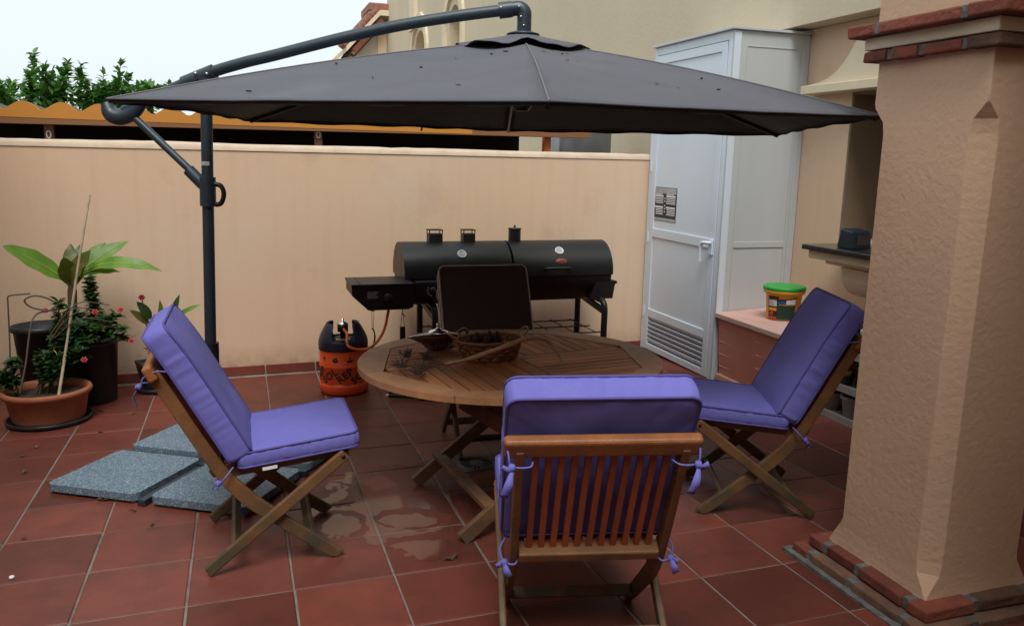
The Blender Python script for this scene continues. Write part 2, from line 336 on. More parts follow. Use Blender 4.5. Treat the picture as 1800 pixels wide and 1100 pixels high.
for i in range(-12, 15):
    for j in range(-15, 9):
        cx, cy = (i+.5)*T, (j+.5)*T
        vis = (-5 <= j <= 7) and cy-T/2 < WALLY-.02
        # cone of view on the floor
        d = Vector((cx, cy, 0))-CAM; q = d.dot(_f)
        inview = q > .3 and abs(d.dot(R_)/q) < .75 and vis
        if cy > WALLY: continue
        if inview: tiles.append((i, j, cx, cy))
        else: far.v, far.f, far.sm  # gathered below
        if not inview:
            w, h = T/2-.004, min(T/2-.003, WALLY-cy)
            far.box((cx, cy, -.011), (2*w, 2*h, .021))
tiles.sort(key=lambda t: (Vector((t[2], t[3], 0))-CAM).length)
for i, j, cx, cy in tiles[:298]:
    o = link('tile', TM[(i*7+j*3) % 6], fr, (cx+random.uniform(-.0012, .0012), cy+random.uniform(-.0012, .0012), 0), (0, 0, random.uniform(-.003, .003)+PI/2*0))
for i, j, cx, cy in tiles[298:]: far.box((cx, cy, -.011), (T-.008, T-.006, .021))
far.build('outer_tiles', M['tile'], fr, kind='stuff')

# drain grate under the table
dc = at_f(838, 815); dr = root('floor_drain', (dc.x, dc.y), 0.05, True, 'round slotted grey iron drain grate set in the floor under the table', 'drain')
m = MB(); m.bb(-.095, .095, -.095, .095, .001, .0035); m.build('drain_plate', M['iron'], dr, .002)
m = MB(); m.lathe([(.0, .002), (.078, .002), (.078, .0042), (0, .0042)], 40); m.build('drain_well', M['dark_gap'], dr)
m = MB(); m.lathe([(.074, .004), (.078, .008), (.088, .008), (.091, .004)], 40); m.lathe([(0, .009), (.028, .0095), (.034, .008), (.035, .004)], 40); m.build('grate_ring', M['iron'], dr)
for k in range(20):
    a = 2*PI*k/20; MB().bar((.03*math.cos(a), .03*math.sin(a), .006), (.078*math.cos(a), .078*math.sin(a), .006), .006, .004).build('grate_bar', M['iron'], dr)

# back garden wall
bw = root('garden_wall', (0, 0, 0), label='low peach rendered garden wall with rounded pale top running behind the barbecue', cat='wall')
X0, X1 = -4.4, 4.15
ZT = 1.512
m = MB(); m.bb(X0, X1, WALLY, WALLY+.2, -.3, ZT-.045); m.build('wall', M['render'], bw)
n = 90; vs = []; fs = []; K = 9
for i in range(n+1):
    x = X0+(X1-X0)*i/n; w = .007*mnoise.noise(Vector((x*2, 1.3, 0)))+.004*mnoise.noise(Vector((x*11, 5, 0)))
    for k in range(K+1):
        a = PI*k/K; yy = WALLY+.1-.106*math.cos(a)*1.0; zz = ZT-.047+(.047+w)*math.sin(a)**.55; vs.append((x, yy, zz))
for i in range(n):
    for k in range(K): fs.append((i*(K+1)+k, (i+1)*(K+1)+k, (i+1)*(K+1)+k+1, i*(K+1)+k+1))
MB().add(vs, fs, True).build('wall_cap', M['render_cap'], bw)
sk = MB(); sk.bb(-.165, .165, -.012, 0, 0, .062); skm = sk.mesh('skirting_tile'); skm.materials.append(M['tile'])
for i in range(-4, 11):
    link('skirting_tile', skm, bw, ((i+.5)*T, WALLY+.001, fz((i+.5)*T, WALLY)), (0, -SX, 0), .002)

# house on the right, rendered wall running away from the camera (plane faces left)
XH, XR = 3.982, 4.146
def boolcut(o, cutters):
    for c in cutters:
        b = o.modifiers.new('cut', 'BOOLEAN'); b.object = c; b.operation = 'DIFFERENCE'; b.solver = 'EXACT'
    bpy.context.view_layer.update()
    dg = bpy.context.evaluated_depsgraph_get(); me = bpy.data.meshes.new_from_object(o.evaluated_get(dg))
    o.modifiers.clear(); o.data = me
    for c in cutters: bpy.data.objects.remove(c, do_unlink=True)
def arch_poly(yc, w, z0, zs, n=14):
    # arch outline in (y,z), springing at zs
    return [(yc-w/2, z0), (yc+w/2, z0)]+[(yc+w/2*math.cos(PI*k/n), zs+w/2*math.sin(PI*k/n)) for k in range(n+1)]
hs = root('house', (0, 0, 0), label='cream rendered house whose wall runs back behind the tall white cabinet', cat='house')
up = MB(); up.bb(XH, XH+6, WALLY-.02, 16.9, -.3, 7.2); up.bb(XH, XH+1.2, -5.6, WALLY-.0205, 2.325, 7.2)
wall_far = up.build('wall', M['render_cream'], hs)
MY = Matrix(((0, 0, 1, 0), (1, 0, 0, 0), (0, 1, 0, 0), (0, 0, 0, 1)))   # (y,z,x)->(x,y,z)
arches = [(13.25, .95, 2.3, 3.35), (10.55, .70, 2.3, 3.52)]
cut = []
for yc, w, z0, zs in arches: cut.append(MB().prism(arch_poly(yc, w, z0, zs), XH-.3, XH+.35, MY).build('cutter', None))
boolcut(wall_far, cut)
for yc, w, z0, zs in arches:
    p = MB(); p.prism(arch_poly(yc, w-.01, z0, zs), XH+.25, XH+.30, MY); fw = p.build('arched_window', M['render'], hs)
    tr = MB(); n = 16; w2 = w+.3
    for k in range(n):
        a0, a1 = PI*k/n, PI*(k+1)/n; rI, rO = w/2+.16, w/2+.32
        pl = [(yc+rI*math.cos(a0), zs+rI*math.sin(a0)), (yc+rO*math.cos(a0), zs+rO*math.sin(a0)), (yc+rO*math.cos(a1), zs+rO*math.sin(a1)), (yc+rI*math.cos(a1), zs+rI*math.sin(a1))]
        tr.prism(pl, XH-.045, XH+.02, MY)
    for s in (-1, 1): tr.bb(XH-.045, XH+.02, yc+s*(w/2+.16), yc+s*(w/2+.32), z0, zs)
    tr.build('arch_moulding', M['cream_mould'], fw)
pc = at_x(729, 55, XH); pm = MB(); pm.bb(XH-.07, XH+.02, pc.y-.28, pc.y+.22, pc.z+.12, 7.1); pm.bb(XH-.09, XH+.02, pc.y-.30, pc.y+.24, pc.z, pc.z+.118); pm.build('pilaster', M['cream_mould'], hs)
# part above the patio: overhanging upper wall, soffit and recessed lower wall with the built-in hearth
low = MB(); low.bb(XR, XR+.9, -5.6, WALLY-.03, -.3, 2.322); lw = low.build('lower_wall', M['render'], hs)
boolcut(lw, [MB().bb(XR-.2, XR+.55, -.2, 1.285, 1.0, 1.90).build('cutter', None)])
nm = MB(); nm.bb(XR+.50, XR+.548, -.19, 1.28, 1.003, 1.897); nm.build('hearth_back', M['niche_shade'], hs)  # thin dark panels imitate shade inside the niche
nm = MB(); nm.bb(XR+.003, XR+.499, 1.272, 1.2835, 1.003, 1.897); nm.build('hearth_side', M['niche_shade'], hs)
nm = MB(); nm.bb(XR+.003, XR+.499, -.19, 1.271, 1.885, 1.8985); nm.build('hearth_top', M['niche_shade'], hs)

# built-in hearth: hood, counter, moulding, corbel
he = root('outdoor_hearth', (0, 0, 0), label='built-in cream hearth with curved hood and black granite counter beside the pillar', cat='hearth')
YL, YN = 1.62, -.55
hood = []
prof = [(0, 1.955), (.10, 1.965), (.2, 1.985), (.28, 2.02), (.34, 2.07), (.385, 2.12), (.42, 2.17), (.47, 2.21), (.55, 2.24), (.62, 2.255)]
poly = [(YL-a, z) for a, z in prof]+[(YN+.62, 2.255)]+[(YN+a, z) for a, z in reversed(prof)]
m = MB(); m.prism([(y, z) for y, z in poly][::-1], XR-.09, XR-.002, MY); m.build('hood', M['cream_mould'], he, .006)
m = MB(); m.bb(XR-.12, XR-.002, YN-.01, YL+.01, 1.90, 1.953); m.build('hood_ledge', M['cream_mould'], he, .004)
CL = 1.18; XC = 3.79
m = MB(); m.bb(XC, XR+.5, -.5, CL, .962, .985); 
ct = MB(); ct.bb(XC, XR-.002, -.5, CL, .955, .985); ct.build('counter', M['granite'], he, .004)
ct = MB(); ct.bb(XR-.001, XR+.49, -.19, 1.275, .957, .985)
m = MB(); m.bb(XC+.03, XR-.002, -.5, CL-.03, .905, .953); m.build('upper_moulding', M['cream_mould'], he, .006)
m = MB(); m.bb(XC+.10, XR-.003, -.5, CL-.10, .875, .903); m.build('lower_moulding', M['cream_mould'], he, .008)
# quarter-round corbel and stepped foot
cp = [(0, .873)]+[(.20*(1-math.sin(t*PI/16)), .873-.20*(1-math.cos(t*PI/16))) for t in range(9)]
def corbel(y0, y1):
    pts = [(XR-.004, .873), (XR-.26, .873), (XR-.255, .85)]+[(XR-.255+.14*(1-math.cos(t*PI/16)), .85-.15*math.sin(t*PI/16)) for t in range(1, 9)]+[(XR-.004, .70)]
    mm = MB(); Mx = Matrix(((1, 0, 0, 0), (0, 0, 1, 0), (0, 1, 0, 0), (0, 0, 0, 1)))
    mm.prism(pts, y0, y1, Mx)
    mm.bb(XR-.09, XR-.004, y0+.02, y1-.02, .67, .699); mm.bb(XR-.06, XR-.004, y0+.03, y1-.03, .64, .669)
    return mm
corbel(.70, .93).build('corbel', M['cream_mould'], he, .003)
corbel(-.3, -.07).build('corbel', M['cream_mould'], he, .003)
_b = at_x(1503, 424, 3.93); bx = root('plastic_box', (3.93, _b.y, .987), .12, label='small blue-black plastic box on the black granite counter', cat='box')
m = MB(); m.add([(-.07, -.06, 0), (.07, -.06, 0), (.07, .07, 0), (-.07, .07, 0), (-.07, -.045, .10), (.07, -.045, .10), (.07, .05, .115), (-.07, .05, .115)], [(0, 3, 2, 1), (4, 5, 6, 7), (0, 1, 5, 4), (1, 2, 6, 5), (2, 3, 7, 6), (3, 0, 4, 7)]); m.build('box_body', M['bluebox'], bx, .008)
m = MB(); m.box((0, -.0565, .05), (.10, .006, .06)); m.build('box_window', M['granite'], bx, .002)

# far wing of the house with a tiled verge
fw = root('far_wing', (0, 0, 0), label='pale far wing of the house with a clay tiled sloping roof edge', cat='house')
YW = 17.0
def fp(px, py): return at_y(px, py, YW)
a = fp(622, 94); b = fp(652, 40); c = fp(680, 30)
eave = fp(606, 84); top = fp(664, 22)
m = MB()
poly = [(a.x, -.3), (XH+.3, -.3), (XH+.3, top.z-.05), (top.x, top.z-.12), (a.x, a.z)]
MXZ = Matrix(((1, 0, 0, 0), (0, 0, 1, 0), (0, 1, 0, 0), (0, 0, 0, 1)))
m.prism(poly, YW, YW+5, MXZ); m.build('wall', M['render_white'], fw)
q0, q1 = fp(663, 60), fp(679, 60)
m = MB(); m.bb(q0.x, q1.x, YW-.06, YW-.002, -.3, top.z-.30); m.build('corner_strip', M['render'], fw)
sl = Vector((top.x-eave.x, 0, top.z-eave.z)); Ln = sl.length; sl.normalize(); nr = Vector((-sl.z, 0, sl.x))
m = MB(); e0 = Vector((eave.x, 0, eave.z))
m.prism([(e0.x, e0.z-.12), (top.x, top.z-.12), (top.x+.5, top.z-.12), (top.x+.5, top.z), (top.x, top.z), (e0.x, e0.z)], YW-.35, YW+5, MXZ); rf = m.build('roof', M['cream_mould'], fw)
for k in range(11):
    for j in range(3):
        p0 = e0+sl*(Ln*(k-.15)/11)+nr*(.03+.012*(k % 2)); p1 = e0+sl*(Ln*(k+1.15)/11)+nr*.06
        y = YW-.35+.12+j*.24
        MB().tube([(p0.x, y, p0.z), (p1.x, y, p1.z)], [.115, .095], 8).build('roof_tile', M['roof_tile'], rf)
for j in range(3):
    p0 = e0+sl*(.05)+nr*-.18; p1 = e0+sl*(Ln*.9)+nr*-.18
    MB().bar((p0.x, YW-.28+j*.16, p0.z-.05*j), (p1.x, YW-.28+j*.16, p1.z-.05*j), .10, .09).build('verge_moulding', [M['brick'], M['render_cap'], M['brick']][j], rf)
m = MB(); m.bb(top.x-.25, XH+.25, YW-.3, YW+1, top.z-.02, top.z+.16); m.build('ridge', M['roof_tile'], rf, .03)

# neighbour's shelter behind the garden wall
pg = root('garden_shelter', (0, 0, 0), label='timber shelter roof with orange wavy front edge showing over the garden wall', cat='shelter')
YP = 3.3; PXE = 3.29
def shz(x): return 1.712+.0*(x)
m = MB(); vs = []; per = .226; x = -2.6; xs = []
while x < 2.3: xs.append(x); x += per/16
top_ = []
for x in xs:
    ph = ((x+.775) % per)/per; c = max(0, math.cos(2*PI*ph)*.5+.5); c = c**.8 if c > .06 else .0
    top_.append((x, 1.700-.006*x+.052*c))
poly = top_
n = len(top_); vs = [(x, YP-.02, z) for x, z in top_]+[(x, YP-.02, 1.645-.006*x) for x, z in top_]+[(x, YP+.02, z) for x, z in top_]+[(x, YP+.02, 1.645-.006*x) for x, z in top_]
fs = []
for i in range(n-1):
    fs += [(i+n, i+1+n, i+1, i), (i+2*n, i+1+2*n, i+1+3*n, i+3*n), (i, i+1, i+1+2*n, i+2*n), (i+3*n, i+1+3*n, i+1+n, i+n)]
fs += [(0, 2*n, 3*n, n), (n-1, 2*n-1, 4*n-1, 3*n-1)]
MB().add(vs, fs).build('wavy_edge_board', M['scallop'], pg)
# corrugated sheet behind
vs = []; fs = []
for i, (x, z) in enumerate(top_): vs += [(x, YP+.021, z+.002), (x, YP+3.2, z-.12)]
for i in range(n-1): fs.append((2*i, 2*i+2, 2*i+3, 2*i+1))
MB().add(vs, fs, True).build('roof_sheet', M['roofsheet'], pg)
MB().bar((-2.6, YP+.012, 1.632), (PXE, YP+.012, 1.632+.030), .06, .068).build('beam', M['pine'], pg, .003)
for px in (85, 560, 965):
    c = at_y(px, 240, YP+.02)
    pb = MB(); pb.bb(c.x-.028, c.x+.028, YP+.045, YP+.10, -.3, 1.64); po = pb.build('post', M['post_orange'] if px == 965 else M['pine'], pg)
    if px < 900:
        br = MB(); t_ = [(c.x+.013*math.cos(2*PI*k/12), YP+.035, c.z+.012+.024*math.sin(2*PI*k/12)) for k in range(13)]
        br.tube(t_, .005, 6, False); br.build('metal_bracket', M['white_trim'], po)
m = MB(); m.bb(-2.6, 2.85, YP+.5, YP+.55, -.3, 1.66); m.build('shade_backing', M['shelter_shade'], pg)  # dark sheet added to imitate the shade inside the shelter
m = MB(); m.bb(-2.6, 2.85, YP+.1, YP+.5, 1.642, 1.655); m.build('shade_top', M['shelter_shade'], pg)
fl0 = at_y(985, 255, 3.65); fl1 = at_y(1076, 255, 3.65)
fo = root('steel_flue', (0, 0, 0), label='brushed steel flue box behind the garden wall left of the white cabinet', cat='flue')
m = MB(); m.bb(fl0.x, min(fl1.x, XH-.01), 3.65, 4.0, -.3, 1.86); m.build('flue_box', M['flue'], fo, .03, seg=4)
m = MB(); m.bb(fl0.x-.02, min(fl1.x, XH-.01)-.05, 3.62, 4.02, 1.862, 1.9); m.build('flue_cap', M['flue'], fo, .01)

# ================================================================== pillar
pl = root('porch_pillar', (0, 0, 0), label='square peach rendered pillar with red brick base and brick capital bands', cat='pillar')
PXa, PXb, PYa, PYb = 2.555, 2.97, -1.145, -.705
pz = fz(2.55, -1)
def chamf(x0, x1, y0, y1, c): return [(x0+c, y0), (x1-c, y0), (x1, y0+c), (x1, y1-c), (x1-c, y1), (x0+c, y1), (x0, y1-c), (x0, y0+c)]
levels = [(pz+.06, 0.004, .007), (pz+.08, .004, .004), (pz+.105, .018, .002), (pz+.15, .046, .0), (pz+.19, .052, 0), (1.56, .052, 0), (1.60, .045, 0), (1.645, .006, 0), (1.66, .002, 0), (1.80, .002, 0)]
vs = []; fs = []
for z, c, ex in levels: vs += [(x, y, z) for x, y in chamf(PXa-ex, PXb+ex, PYa-ex, PYb+ex, c)]
for k in range(len(levels)-1):
    for i in range(8): fs.append((k*8+i, k*8+(i+1) % 8, (k+1)*8+(i+1) % 8, (k+1)*8+i))
MB().add(vs, fs).build('shaft', M['pillar'], pl, .006, seg=3)
def course(z0, h, off, depth, label, worn=0, L=.22, seed=0, gap=.022, start=.0, base=None):
    # ring of single bricks round the pillar, set in mortar
    rn = random.Random(seed); x0, x1, y0, y1 = PXa-off, PXb+off, PYa-off, PYb+off
    mo = MB(); i = .006
    mo.prism([(x0+i, y0+i), (x1-i, y0+i), (x1-i, y1-i), (x0+i, y1-i)], z0+.002, z0+h-.004); par = mo.build(label, M['mortar'], pl, .004)
    for side in range(4):
        if side in (0, 2): a, b, fixed = x0, x1, (y0 if side == 0 else y1)
        else: a, b, fixed = y0, y1, (x0 if side == 3 else x1)
        s = a+(0 if side in (0, 2) else depth+gap); end = b-(0 if side in (0, 2) else depth+gap); first = True
        while s < end-.03:
            ln = min(L*rn.uniform(.85, 1.1)*(start if first and start else 1), end-s); first = False
            if end-(s+ln) < .06: ln = end-s
            pr_ = rn.uniform(-.002, .004); hh = h-rn.uniform(0, .004)
            m_ = MB()
            if side == 0: m_.bb(s, s+ln, fixed-pr_, fixed+depth, z0, z0+hh)
            elif side == 2: m_.bb(s, s+ln, fixed-depth, fixed+pr_, z0, z0+hh)
            elif side == 3: m_.bb(fixed-pr_, fixed+depth, s, s+ln, z0, z0+hh)
            else: m_.bb(fixed-depth, fixed+pr_, s, s+ln, z0, z0+hh)
            m_.v = [(a+rn.uniform(-.0035, .0035), b_+rn.uniform(-.0035, .0035), c_+rn.uniform(-.002, .002)) for a, b_, c_ in m_.v]
            m_.build('brick', M['brick_worn'] if rn.random() < worn else M['brick'], par, .006)
            s += ln+gap
course(pz-.01, .047, .092, .085, 'lower_base_course', .6, seed=3)
course(pz+.038, .040, .052, .07, 'upper_base_course', .3, seed=8)
m = MB(); m.prism([(PXa-.115, PYa-.115), (PXb+.12, PYa-.115), (PXb+.12, PYb+.115), (PXa-.115, PYb+.115)], pz-.02, pz+.006); m.build('base_mortar', M['mortar'], pl, .004)
course(1.792, .036, .035, .10, 'lower_capital_course', .15, seed=12, L=.24, start=.55)
m = MB(); m.bb(PXa-.035, PXb+.035, PYa-.035, PYb+.035, 1.829, 1.868); m.build('capital_band', M['cream_mould'], pl, .004)
course(1.869, .040, .075, .12, 'upper_capital_course', .0, seed=21, L=.3)
m = MB(); m.bb(PXa-.01, PXb+.01, PYa-.01, PYb+.01, 1.910, 2.48); m.build('upper_shaft', M['pillar'], pl, .004)
# unseen porch guessed above the pillar, added for the shade it casts
pr = root('unseen_porch_roof', (0, 0, 0), label='unseen flat porch roof above the pillar, added to shade the patio', cat='roof')
m = MB(); m.bb(PXa-.15, XR, -3.5, PYb+.1, 2.72, 2.9); m.build('unseen_ceiling_slab', M['plasterceil'], pr)
m = MB(); m.bb(1.7, PXa-.151, -3.5, -2.25, 2.72, 2.9); m.build('unseen_ceiling_slab', M['plasterceil'], pr)  # extra slab added to shade the pillar and near floor
m = MB(); m.bb(PXa-.01, PXb+.01, -3.5, PYb+.02, 2.481, 2.719); m.build('beam', M['render'], pr, .01)
rw = root('unseen_rear_wall', (0, 0, 0), label='unseen rendered wall with dark doors, added behind the viewer to block light', cat='wall')  # unseen wall added to darken the viewer's side of the patio
m = MB(); m.bb(-1.4, XR+.5, -3.7, -3.501, -.3, 3.0); m.build('wall', M['render'], rw)
for k in range(2):
    m = MB(); m.bb(-.3+k*1.1, .76+k*1.1, -3.499, -3.47, .02, 2.25); m.build('unseen_dark_door', M['granite'], rw, .004)  # invented dark doors that cut light from behind the viewer
lwl = root('unseen_side_wall', (0, 0, 0), label='unseen high peach rendered side wall, added at the left to block low sky light', cat='wall')
m = MB(); m.bb(-1.4, -1.2, -3.7, WALLY-.002, -.3, 3.0); m.build('wall', M['render'], lwl)  # unseen wall, its height set to hold back light from the left

# ================================================================== tall white cabinet
cb = root('tall_cabinet', (0, 0, 0), label='tall white metal cabinet with louvred door and lever handle against the house wall', cat='cabinet')
CX, CY0, CY1, CZ0, CZ1 = 3.57, 1.725, 2.775, -.02, 2.30
m = MB(); m.bb(CX+.035, XR-.003, CY0+.016, CY1, CZ0, CZ1-.012); m.build('carcass', M['grey_pvc'], cb)
m = MB(); m.bb(CX, XR-.003, CY0, CY0+.015, CZ0, CZ1-.013); m.build('side_panel', M['grey_pvc'], cb)
for nm, (xa, xb, za, zb) in dict(side_stile=(CX+.001, CX+.05, CZ0, CZ1-.02), side_rail=(CX+.10, XR-.08, .90, .94)).items():
    mm = MB(); mm.bb(xa, xb, CY0-.006, CY0-.0005, za, zb); mm.build(nm, M['white_pvc'] if nm == 'side_stile' else M['grey_pvc'], cb, .002)
mm = MB(); mm.bb(XR-.055, XR-.004, CY0-.006, CY0-.0005, CZ0, CZ1-.02); mm.build('side_stile', M['grey_pvc'], cb, .002)
mm = MB(); mm.bb(CX+.10, XR-.08, CY0-.004, CY0-.0005, 2.19, 2.195); mm.bb(CX+.095, CX+.10, CY0-.004, CY0-.0005, .06, 2.19); mm.bb(XR-.08, XR-.075, CY0-.004, CY0-.0005, .06, 2.19); mm.build('side_bead', M['grey_pvc'], cb)
m = MB(); m.bb(CX-.025, XR-.003, CY0-.02, CY1+.0, CZ1-.012, CZ1+.004); m.build('roof_sheet', M['grey_pvc'], cb, .002)
# front frame
m = MB(); m.bb(CX, CX+.034, CY0+.0155, CY0+.06, CZ0, CZ1-.013); m.bb(CX, CX+.034, CY1-.045, CY1, CZ0, CZ1-.013); m.bb(CX, CX+.034, CY0+.06, CY1-.045, CZ1-.07, CZ1-.013); m.build('door_frame', M['white_pvc'], cb, .002)
dy0, dy1, dz0, dz1 = CY0+.066, CY1-.05, .0, CZ1-.075
m = MB(); m.bb(CX+.03, CX+.0345, CY0+.058, CY1-.043, CZ0, CZ1-.06); m.build('door_gap', M['dark_gap'], cb)
dr_ = root('door', (0, 0, 0)); dr_.parent = cb
def dbox(nm, y0, y1, z0, z1, x0=CX-.004, x1=CX+.028, mt='white_pvc', bv=.002, par=dr_):
    mm = MB(); mm.bb(x0, x1, y0, y1, z0, z1); return mm.build(nm, M[mt], par, bv)
dbox('stile', dy0, dy0+.06, dz0, dz1); dbox('stile', dy1-.06, dy1, dz0, dz1)
dbox('top_rail', dy0+.06, dy1-.06, dz1-.06, dz1); dbox('middle_rail', dy0+.06, dy1-.06, .885, .95); dbox('lower_rail', dy0+.06, dy1-.06, .26, .32); dbox('bottom_rail', dy0+.06, dy1-.06, dz0, dz0+.045)
dbox('upper_panel', dy0+.06, dy1-.06, .95, dz1-.06, CX+.006, CX+.02); dbox('lower_panel', dy0+.06, dy1-.06, .32, .885, CX+.006, CX+.02)
dbox('vent_back', dy0+.06, dy1-.06, .045, .26, CX+.024, CX+.027, 'dark_gap', 0)
for k in range(6):
    z = .06+k*.035; mm = MB(); mm.bar((CX+.008, dy0+.062, z+.012), (CX+.008, dy1-.062, z+.012), .004, .036, (-.62, 0, 1)); mm.build('louvre', M['white_pvc'], dr_)
# small vent at the top
dbox('top_vent_frame', dy1-.19, dy1-.07, 2.06, 2.155, CX-.004, CX+.005, 'grey_pvc', .002)
for k in range(4):
    mm = MB(); mm.bar((CX-.006, dy1-.18, 2.075+k*.021), (CX-.006, dy1-.08, 2.075+k*.021), .003, .014, (-.7, 0, 1)); mm.build('top_vent_slat', M['white_pvc'], dr_)
hc = at_x(1237, 424, CX-.01)
hd = root('handle', (CX-.005, dy0+.028, .905)); hd.parent = dr_
m = MB(); m.bb(-.012, -.0, -.022, .022, -.06, .045); m.build('handle_plate', M['white_pvc'], hd, .003)
m = MB(); m.tube(catmull([(-.01, 0, .02), (-.04, 0, .022), (-.05, .03, .02), (-.052, .05, .005), (-.052, .055, -.07), (-.052, .055, -.11)], 4), .011, 10); m.build('lever', M['white_pvc'], hd)
for z in (.88, 1.42, 2.0, .3):
    m = MB(); m.tube([(CX-.006, dy1+.004, z-.04), (CX-.006, dy1+.004, z+.04)], .006, 8); m.build('hinge', M['white_pvc'], dr_)
# printed sheet stuck on the door
s0, s1 = at_x(1150, 328, CX+.005), at_x(1187, 393, CX+.005)
sy0, sy1, sz0, sz1 = s1.y, s0.y, s1.z, s0.z
st = root('notice', (0, 0, 0)); st.parent = dr_; tag(st, 'black and white printed sheet stuck on the upper door panel')
def pq(mb, y0, y1, z0, z1, lv): mb.bb(CX+.0055-.0008*lv-.0006, CX+.0055-.0008*lv, sy0+(sy1-sy0)*y0, sy0+(sy1-sy0)*y1, sz0+(sz1-sz0)*z0, sz0+(sz1-sz0)*z1)
m = MB(); pq(m, 0, 1, 0, 1, 0); m.build('sheet', M['print_black'], st)
for za_, zb_ in ((.82, .985), (.015, .10)): m = MB(); pq(m, .02, .98, za_, zb_, 1); m.build('print', M['print_grey'], st)
m = MB(); rn = random.Random(4)
for ya, yb in ((.05, .44), (.56, .92)):
    for zb, cnt in ((.53, 5), (.20, 5)):
        for k in range(cnt):
            hgt = .05 if k == cnt-1 else .022
            z = zb+k*.048; pq(m, ya, yb-rn.uniform(0, .06), z, z+hgt, 1)
    pq(m, ya+.06, yb-.02, .79, .813, 1)
    for z in (.66, .58, .36, .27, .45): pq(m, yb+.03, yb+.065, z, z+.04, 1)
m.build('print_line', M['print_white'], st)

# ================================================================== deck box and bucket
db = root('deck_box', (0, 0, 0), label='faded pinkish red plastic storage box between the white cabinet and the right chair', cat='storage box')
BX, BY0, BY1, BZ = 3.575, .93, 1.712, .465
fzb = fz(3.6, 1.3)
m = MB()
m.add([(BX+.03, BY0+.03, fzb+.03), (XR-.03, BY0+.03, fzb+.03), (XR-.03, BY1-.02, fzb+.03), (BX+.03, BY1-.02, fzb+.03), (BX+.008, BY0+.01, BZ-.03), (XR-.01, BY0+.01, BZ-.03), (XR-.01, BY1-.004, BZ-.03), (BX+.008, BY1-.004, BZ-.03)], [(0, 3, 2, 1), (4, 5, 6, 7), (0, 1, 5, 4), (1, 2, 6, 5), (2, 3, 7, 6), (3, 0, 4, 7)])
m.build('box_body', M['pinkbox'], db, .012, seg=3)
m = MB(); m.bb(BX-.015, XR-.006, BY0-.015, BY1+.004, BZ-.029, BZ+.004); m.add([(BX-.012, BY0-.012, BZ+.004), (XR-.01, BY0-.012, BZ+.03), (XR-.01, BY1+.001, BZ+.03), (BX-.012, BY1+.001, BZ+.004), (BX-.012, BY0-.012, BZ), (XR-.01, BY0-.012, BZ), (XR-.01, BY1+.001, BZ), (BX-.012, BY1+.001, BZ)], [(0, 1, 2, 3), (4, 5, 1, 0), (3, 2, 6, 7), (7, 4, 0, 3), (5, 6, 2, 1)])
m.build('lid', M['pinklid'], db, .006)
m = MB(); m.bb(BX+.012, XR-.02, BY0+.012, BY1-.01, fzb, fzb+.045); m.build('base_rim', M['pinklid'], db, .006)
for k in range(4):
    z = fzb+.10+k*.085; xf = BX+.03-.022*(z-fzb-.03)/(BZ-.06-fzb)
    for ya, yb in ((BY1-.03, BY1-.24), (BY1-.44, BY1-.62)):
        vs = [(xf+.004, ya, z+.012), (xf-.004, ya, z), (xf+.004, ya, z-.012), (xf+.004, yb, z+.002), (xf+.001, yb, z), (xf+.004, yb, z-.002)]
        MB().add(vs, [(0, 1, 4, 3), (1, 2, 5, 4), (0, 2, 1), (3, 4, 5)]).build('ridge', M['pinkbox'], db)
bk = root('bucket', (3.85, 1.385, BZ+.018), .0, label='orange yellow plastic bucket with green lid and printed label on the storage box', cat='bucket')
m = MB(); m.lathe([(0, 0), (.096, 0), (.10, .006), (.112, .165), (.128, .168), (.13, .185), (.122, .195)], 40); m.build('bucket_body', M['bucket'], bk)
m = MB(); m.lathe([(.126, .184), (.131, .188), (.132, .206), (.126, .211), (.112, .206), (0, .206)], 40); m.build('lid', M['lid'], bk)
def lab(nm, a0, a1, z0, z1, mt, lv=0, za=None):
    mm = MB(); vs = []; fs = []; n = 8
    for k in range(n+1):
        a = rad(a0+(a1-a0)*k/n); zt = z1+((za-z1)*k/n if za else 0)
        for z in (z0, zt): rr = .1006+.012*(z/.165)+.0007*lv; vs.append((rr*math.cos(a), rr*math.sin(a), z))
    for k in range(n): fs.append((2*k, 2*k+2, 2*k+3, 2*k+1))
    return mm.add(vs, fs, True).build(nm, M[mt], bk)
# camera looks from about 233 deg (towards -x,-y)
c0 = 236
lab('label_panel', c0-58, c0+26, .006, .135, 'print_black', 1); lab('label_panel', c0-20, c0+40, .006, .118, 'lab_green', 2, .150)
lab('label_panel', c0-20, c0+6, .106, .126, 'lab_blue', 3); lab('label_panel', c0+6, c0+38, .106, .132, 'lab_white', 3, .140)
lab('label_panel', c0-55, c0-24, .088, .128, 'lab_white', 2)
for k in range(4): lab('label_print', c0-53, c0-27-3*k, .094+k*.008, .097+k*.008, 'print_grey', 3)
lab('label_print', c0-55, c0-24, .060, .078, 'bucket', 2); lab('label_print', c0-50, c0-36, .03, .055, 'lab_red', 2); lab('label_print', c0-55, c0-24, .008, .022, 'lab_red', 2)
lab('label_print', c0-18, c0+38, .100, .103, 'bucket', 3); lab('label_print', c0-58, c0-18, .139, .150, 'print_black', 1)
for k in range(5): lab('label_print', c0-12, c0+20+(k % 2)*8, .03+k*.013, .033+k*.013, 'lab_green', 4)

